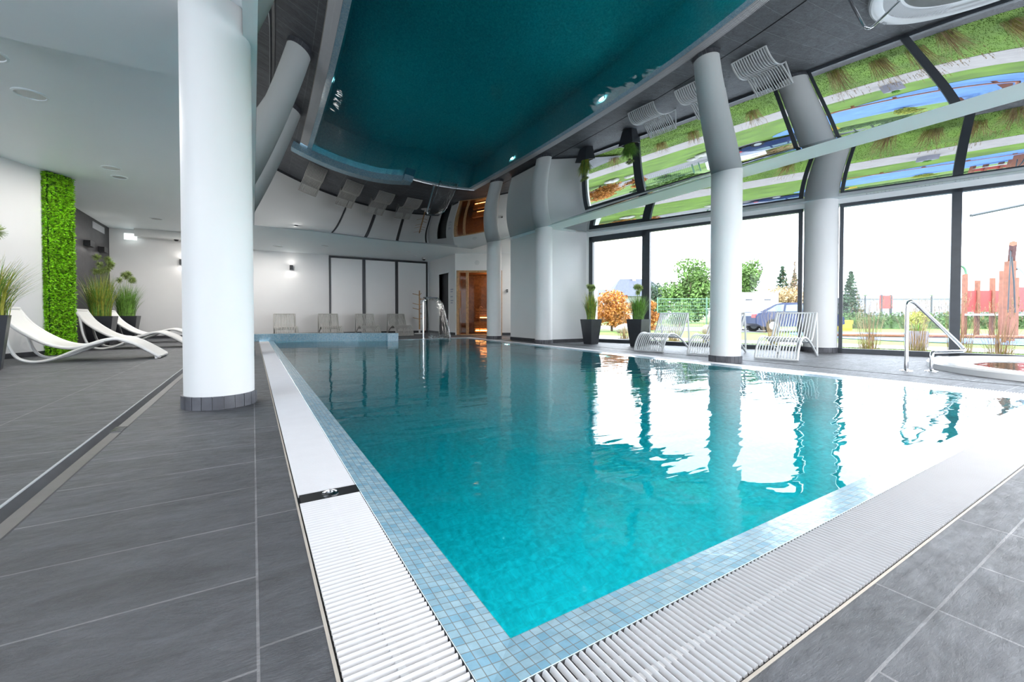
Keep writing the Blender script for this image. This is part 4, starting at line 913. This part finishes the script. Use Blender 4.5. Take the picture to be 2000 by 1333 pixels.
# buildings
def box_at(mb, c, ang, x0, y0, z0, x1, y1, z1): return mb.box(x0, y0, z0, x1, y1, z1, Matrix.Translation((c[0], c[1], ZG)) @ Matrix.Rotation(ang, 4, 'Z'))
def gable(mb, c, ang, x0, x1, y0, y1, z, h):
    mx = Matrix.Translation((c[0], c[1], ZG)) @ Matrix.Rotation(ang, 4, 'Z'); ym = (y0 + y1) / 2; ins = (x1 - x0) * .25
    vs = [mx @ Vector(p) for p in ((x0, y0, z), (x1, y0, z), (x1, y1, z), (x0, y1, z), (x0 + ins, ym, z + h), (x1 - ins, ym, z + h))]
    mb.add(vs, [(0, 1, 5, 4), (2, 3, 4, 5), (1, 2, 5), (3, 0, 4), (0, 3, 2, 1)])
ang = -CAM_YAW
t = thing('house', 'distant pale house with a large blue grey hipped roof', 'house', (0, 0, 0)); c = (60.6, 56.8)
m = MB(); box_at(m, c, ang, -6.5, -3, 0, 5.5, 4, 4.3); m.build('house_walls', 'house', t)
m = MB(); gable(m, c, ang, -5, 6, -3.6, 4.6, 4.2, 3.4); m.build('roof', 'roof', t)
m = MB(); gable(m, c, ang, -8, -2, -3.6, 4.6, 4.0, 1.6); m.build('side_roof', 'roof', t)
for k in range(4):
    m = MB(); box_at(m, c, ang, -5.2 + k * 2.4, -3.05, 1.6, -4.3 + k * 2.4, -2.98, 3.0); m.build('house_window', 'roof', t)
m = MB(); box_at(m, c, ang, 0, 0, 7, .6, .6, 8.2); m.build('chimney', 'house', t)
t = thing('house', 'small gabled house at the left of the wide window', 'house', (0, 0, 0)); c = (54.5, 19.3)
m = MB(); box_at(m, c, ang - .5, -2, -1.5, 0, 1.6, 1.5, 2.4); m.build('house_walls', 'house', t)
m = MB(); gable(m, c, ang - .5, -2.2, 1.8, -1.7, 1.7, 2.4, 1.1); m.build('roof', 'lilac', t)
t = thing('boundary_wall', 'long lilac grey wall on the horizon behind the hedge', 'wall', (0, 0, 0)); m = MB()
b0, b1 = Vector((48.0, 21.5)), Vector((68.4, 8.0)); db = (b1 - b0).normalized(); nb = Vector((-db.y, db.x)) * .2
m.prism([tuple(b0 + nb), tuple(b1 + nb), tuple(b1 - nb), tuple(b0 - nb)], ZG, 2.35); m.build('wall_slab', 'lilac', t)
m = MB(); m.prism([tuple(b0 + nb * 1.5), tuple(b1 + nb * 1.5), tuple(b1 - nb * 1.5), tuple(b0 - nb * 1.5)], 2.35, 2.45); m.build('coping', 'grey', t)
for k, (x, y, lb) in enumerate(((36.7, 12.9, 'round globe garden lamp on a post, left in the wide window'), (40.7, 10.5, 'round globe garden lamp on a post, right in the wide window'))):
    t = thing('globe_lamp', lb, 'garden lamp', (x, y, ZG)); m = MB(); m.cyl(0, 0, 0, 2.15, .05, n=10); m.build('post', 'frame', t)
    m = MB(); m.lathe(0, 0, [(.02, 2.15), (.16, 2.22), (.22, 2.36), (.16, 2.5), (.02, 2.57)], 20); m.build('globe', 'grey', t, smooth=True)
t = thing('information_board', 'dark red board on a post in front of the lilac wall', 'sign board', (35.3, 11.3, ZG), ang); m = MB(); m.box(-.4, -.04, 1.25, .4, .04, 2.1); m.build('board', 'redp', t); m = MB(); m.box(-.35, -.05, 0, -.27, .05, 2.15); m.box(.27, -.05, 0, .35, .05, 2.15); m.build('posts', 'frame', t)
t = thing('yellow_bench', 'yellow painted playground block at the left of the wide window', 'play block', (27.2, 10.65, ZG), ang)
m = MB(); m.box(-.45, -.25, 0, .45, .25, .35); m.build('block_body', 'yel', t); m = MB(); m.prism([(-.45, -.25), (.5, -.25), (.45, .25), (-.4, .25)], .35, .55); m.build('block_top', 'yel', t)
t = thing('timber_edging', 'low red brown timber rail in front of the hedge', 'rail', (0, 0, 0)); m = MB(); m.tube([(*W(4.9, 7.3), .06), (*W(9.8, 9.3), .06)], .05, 8); m.build('rail', 'redw', t)
m = MB()
for k in range(6):
    p = Vector(W(4.9, 7.3)).lerp(Vector(W(9.8, 9.3)), k / 5); m.cyl(p.x, p.y, ZG, .05, .05, n=8)
m.build('posts', 'redw', t)
t = thing('outdoor_planter', 'pale square planter box on the lawn behind the hand rail', 'planter', (14.3, 3.95, ZG), ang)
m = MB(); m.box(-.15, -.15, 0, .15, .15, .42); m.build('box', 'lilac', t); rng = random.Random(3); m = MB(); blades(m, 100, .2, .15, rng, .006, .42); m.build('leaves', 'blade', t)
# trailer
t = thing('trailer', 'white box trailer parked behind the window side column', 'trailer', (23.8, 13.65, ZG), ang); m = MB(); m.box(-1.25, -.9, .28, 1.05, .9, 2.05); m.build('box_body', 'white', t)
for k in (-.55, .45):
    m = MB(); m.box(k - .18, -.92, 1.62, k + .18, -.90, 1.68); m.build('vent_slot', 'frame', t)
m = MB(); m.box(-1.3, -.93, .22, 1.1, .93, .30); m.build('chassis', 'frame', t)
for k in (-.3, .3):
    m = MB(); m.add([], []); n_ = 20
    m.tube([(k, -.98, .28), (k, -.80, .28)], .28, 20); m.build('wheel', 'tyre', t, smooth=True)
# car
t = thing('car', 'dark blue parked estate car behind the dry grass', 'car', (22.46, 10.96, ZG), ang)
m = MB(); prof = [(-2.1, .42), (-2.12, .78), (-1.98, .92), (-1.75, .97), (1.15, .95), (1.75, .88), (2.08, .72), (2.12, .40), (1.7, .28), (-1.8, .28)]
def loft(mb, prof, ys, sc):
    n = len(prof)
    for y, s in zip(ys, sc): mb.v += [(x * s, y, z) for x, z in prof]
    for j in range(len(ys) - 1):
        b_ = len(mb.v) - n * len(ys) + j * n
        for i in range(n): mb.f.append((b_ + i, b_ + (i + 1) % n, b_ + n + (i + 1) % n, b_ + n + i)); mb.mi.append(mb.m)
    b_ = len(mb.v) - n * len(ys); mb.f.append(tuple(range(b_, b_ + n))); mb.mi.append(mb.m); b2 = len(mb.v) - n; mb.f.append(tuple(range(b2, b2 + n))[::-1]); mb.mi.append(mb.m)
loft(m, prof, [-.88, -.84, .84, .88], [.985, 1, 1, .985]); m.build('body', 'carb', t, smooth=35)
m = MB(); pr = [(-1.85, .96), (-1.1, 1.33), (-.75, 1.41), (.0, 1.42), (.35, 1.36), (1.15, .95)]; loft(m, pr, [-.70, .70], [1, 1]); m.build('cabin', 'carb', t, smooth=35)
for a, b_, c_, d_ in ((-1.5, -.72, -1.0, -.66), (-.62, .12, -.56, .10), (.22, .92, .18, .36)):
    m = MB(); m.quad((a, -.712, 1.0), (b_, -.712, 1.0), (d_, -.704, 1.33), (c_, -.704, 1.30)); m.build('side_window', 'glassd', t)
for x in (-1.3, 1.3):
    for y in (-.80, .80):
        m = MB(); m.tube([(x, y - .1, .32), (x, y + .1, .32)], .32, 24); w_ = m.build('wheel', 'tyre', t, smooth=40); m = MB(); m.tube([(x, y - .105, .32), (x, y + .105, .32)], .19, 16); m.build('rim', 'grey', w_, smooth=40)
m = MB(); m.box(-2.125, -.86, .70, -1.95, -.55, .86); m.box(-2.125, .55, .70, -1.95, .86, .86); m.build('tail_light', 'redl', t)
# wire fence
t = thing('wire_fence', 'green wire mesh fence panel beside the window side column', 'fence', (0, 0, 0)); f0, f1 = Vector((20.2, 17.0)), Vector((23.1, 15.4)); m = MB()
for k in range(30):
    p = f0.lerp(f1, k / 29); m.tube([(p.x, p.y, ZG), (p.x, p.y, 1.65)], .006, 4)
for k in range(9):
    z = .05 + k * .2; m.tube([(f0.x, f0.y, z), (f1.x, f1.y, z)], .008 if k < 8 else .02, 4)
m.build('mesh_panel', 'fgreen', t)
for q in (0, .88, 1):
    p = f0.lerp(f1, q); m = MB(); m.tube([(p.x, p.y, ZG), (p.x, p.y, 1.75)], .035, 6); m.build('post', 'fgreen', t)
# rocks
for k, (x, y, r_, lb) in enumerate(((14.6, 14.2, .35, 'pale rock below the orange shrub'), (16.8, 10.9, .38, 'pale boulder left of the window side column, on the lawn'), (17.6, 12.0, .30, 'pale rock in front of the wire fence'), (15.6, 14.0, .28, 'small pale rock right of the orange shrub'))):
    rng = random.Random(60 + k); bm = bmesh.new(); bmesh.ops.create_icosphere(bm, subdivisions=3, radius=r_)
    for v in bm.verts: v.co *= 1 + .18 * math.sin(v.co.x * 9 + k) * math.cos(v.co.y * 8) + rng.uniform(-.02, .02); v.co.z *= .7
    me = bpy.data.meshes.new('rock'); bm.to_mesh(me); bm.free(); me.materials.append(M['stone']); o_ = bpy.data.objects.new('rock', me); COL.objects.link(o_); o_.location = (x, y, ZG + r_ * .5); tag(o_, lb, 'rock', 'garden rocks')
# playground
pa = ang
t = thing('play_tower', 'red panelled playground castle with timber posts', 'play structure', (23.86, 3.99, ZG), pa)
for x in (-.35, .15, .75, 1.5):
    for y in (0, 1.3):
        m = MB(); m.box(x - .06, y - .06, 0, x + .06, y + .06, 2.45 if x < 0 else 2.2 + .1 * (x > .7)); m.build('post', 'redw', t)
m = MB(); m.box(-.29, -.02, .95, .75, .02, 1.85); m.box(.81, -.02, .95, 1.5, .02, 1.95); m.box(-.3, 1.28, .95, 1.5, 1.32, 1.8); m.build('red_panel', 'redp', t)
m = MB(); m.box(-.4, -.05, .80, 1.55, 1.35, .88); m.build('deck', 'grey', t)
t = thing('swing_mast', 'tall red brown timber climbing frame with a slanting beam', 'play structure', (20.2, 3.42, ZG), pa)
m = MB(); m.box(-.09, -.09, 0, .09, .09, 2.5); m.box(1.3, -.08, 0, 1.46, .08, 2.6); m.build('post', 'redw', t)
m = MB(); m.tube([(-.62, -.6, 2.95), (.15, .1, 2.5), (.5, .3, 2.3)], .09, 6); m.build('slanting_beam', 'redw', t)
m = MB(); m.tube([(-.45, -.4, 2.85), (-.48, -.4, 1.9), (-.5, -.4, .9)], .015, 6); m.tube([(-.2, -.2, 2.7), (-.1, -.2, 1.8), (-.05, -.2, .9)], .02, 6); m.build('rope', 'frame', t)
m = MB(); m.tube(arcpts([(.2, .1, 2.55), (.6, .2, 2.35), (1.0, .3, 2.0), (1.3, .3, 1.2), (1.7, .3, .4)], 5), .16, 8, flat=.35); m.build('slide', 'grey', t, smooth=True)
t = thing('street_lamp', 'curved arm street lamp above the red play castle', 'street lamp', (33.6, 7.3, ZG), pa)
m = MB(); m.tube([(0, 0, 0), (0, 0, 2.6)] + [tuple(p) for p in arcpts([(0, 0, 2.6), (0, 0, 3.2), (-.2, 0, 3.5), (-.6, 0, 3.5)], 6)[1:]], .055, 8); m.build('pole', 'fgreen', t, smooth=True)
m = MB(); m.box(-.85, -.08, 3.45, -.55, .08, 3.53); m.build('lamp_head', 'grey', t)
t = thing('horizontal_pole', 'grey horizontal pole hanging high outside the last window', 'pole', (0, 0, 0)); m = MB(); m.tube([(17.6, 3.75, 3.55), (20.1, 1.98, 4.18)], .04, 8); m.build('pole', 'frame', t); m = MB(); m.tube([(20.0, 2.05, ZG), (20.0, 2.05, 4.15)], .05, 8); m.build('post', 'fgreen', t)

# ------------------------------------------------------------------ clean up tags
for o_ in SC.objects:
    if o_.parent and 'category' in o_: del o_['category']
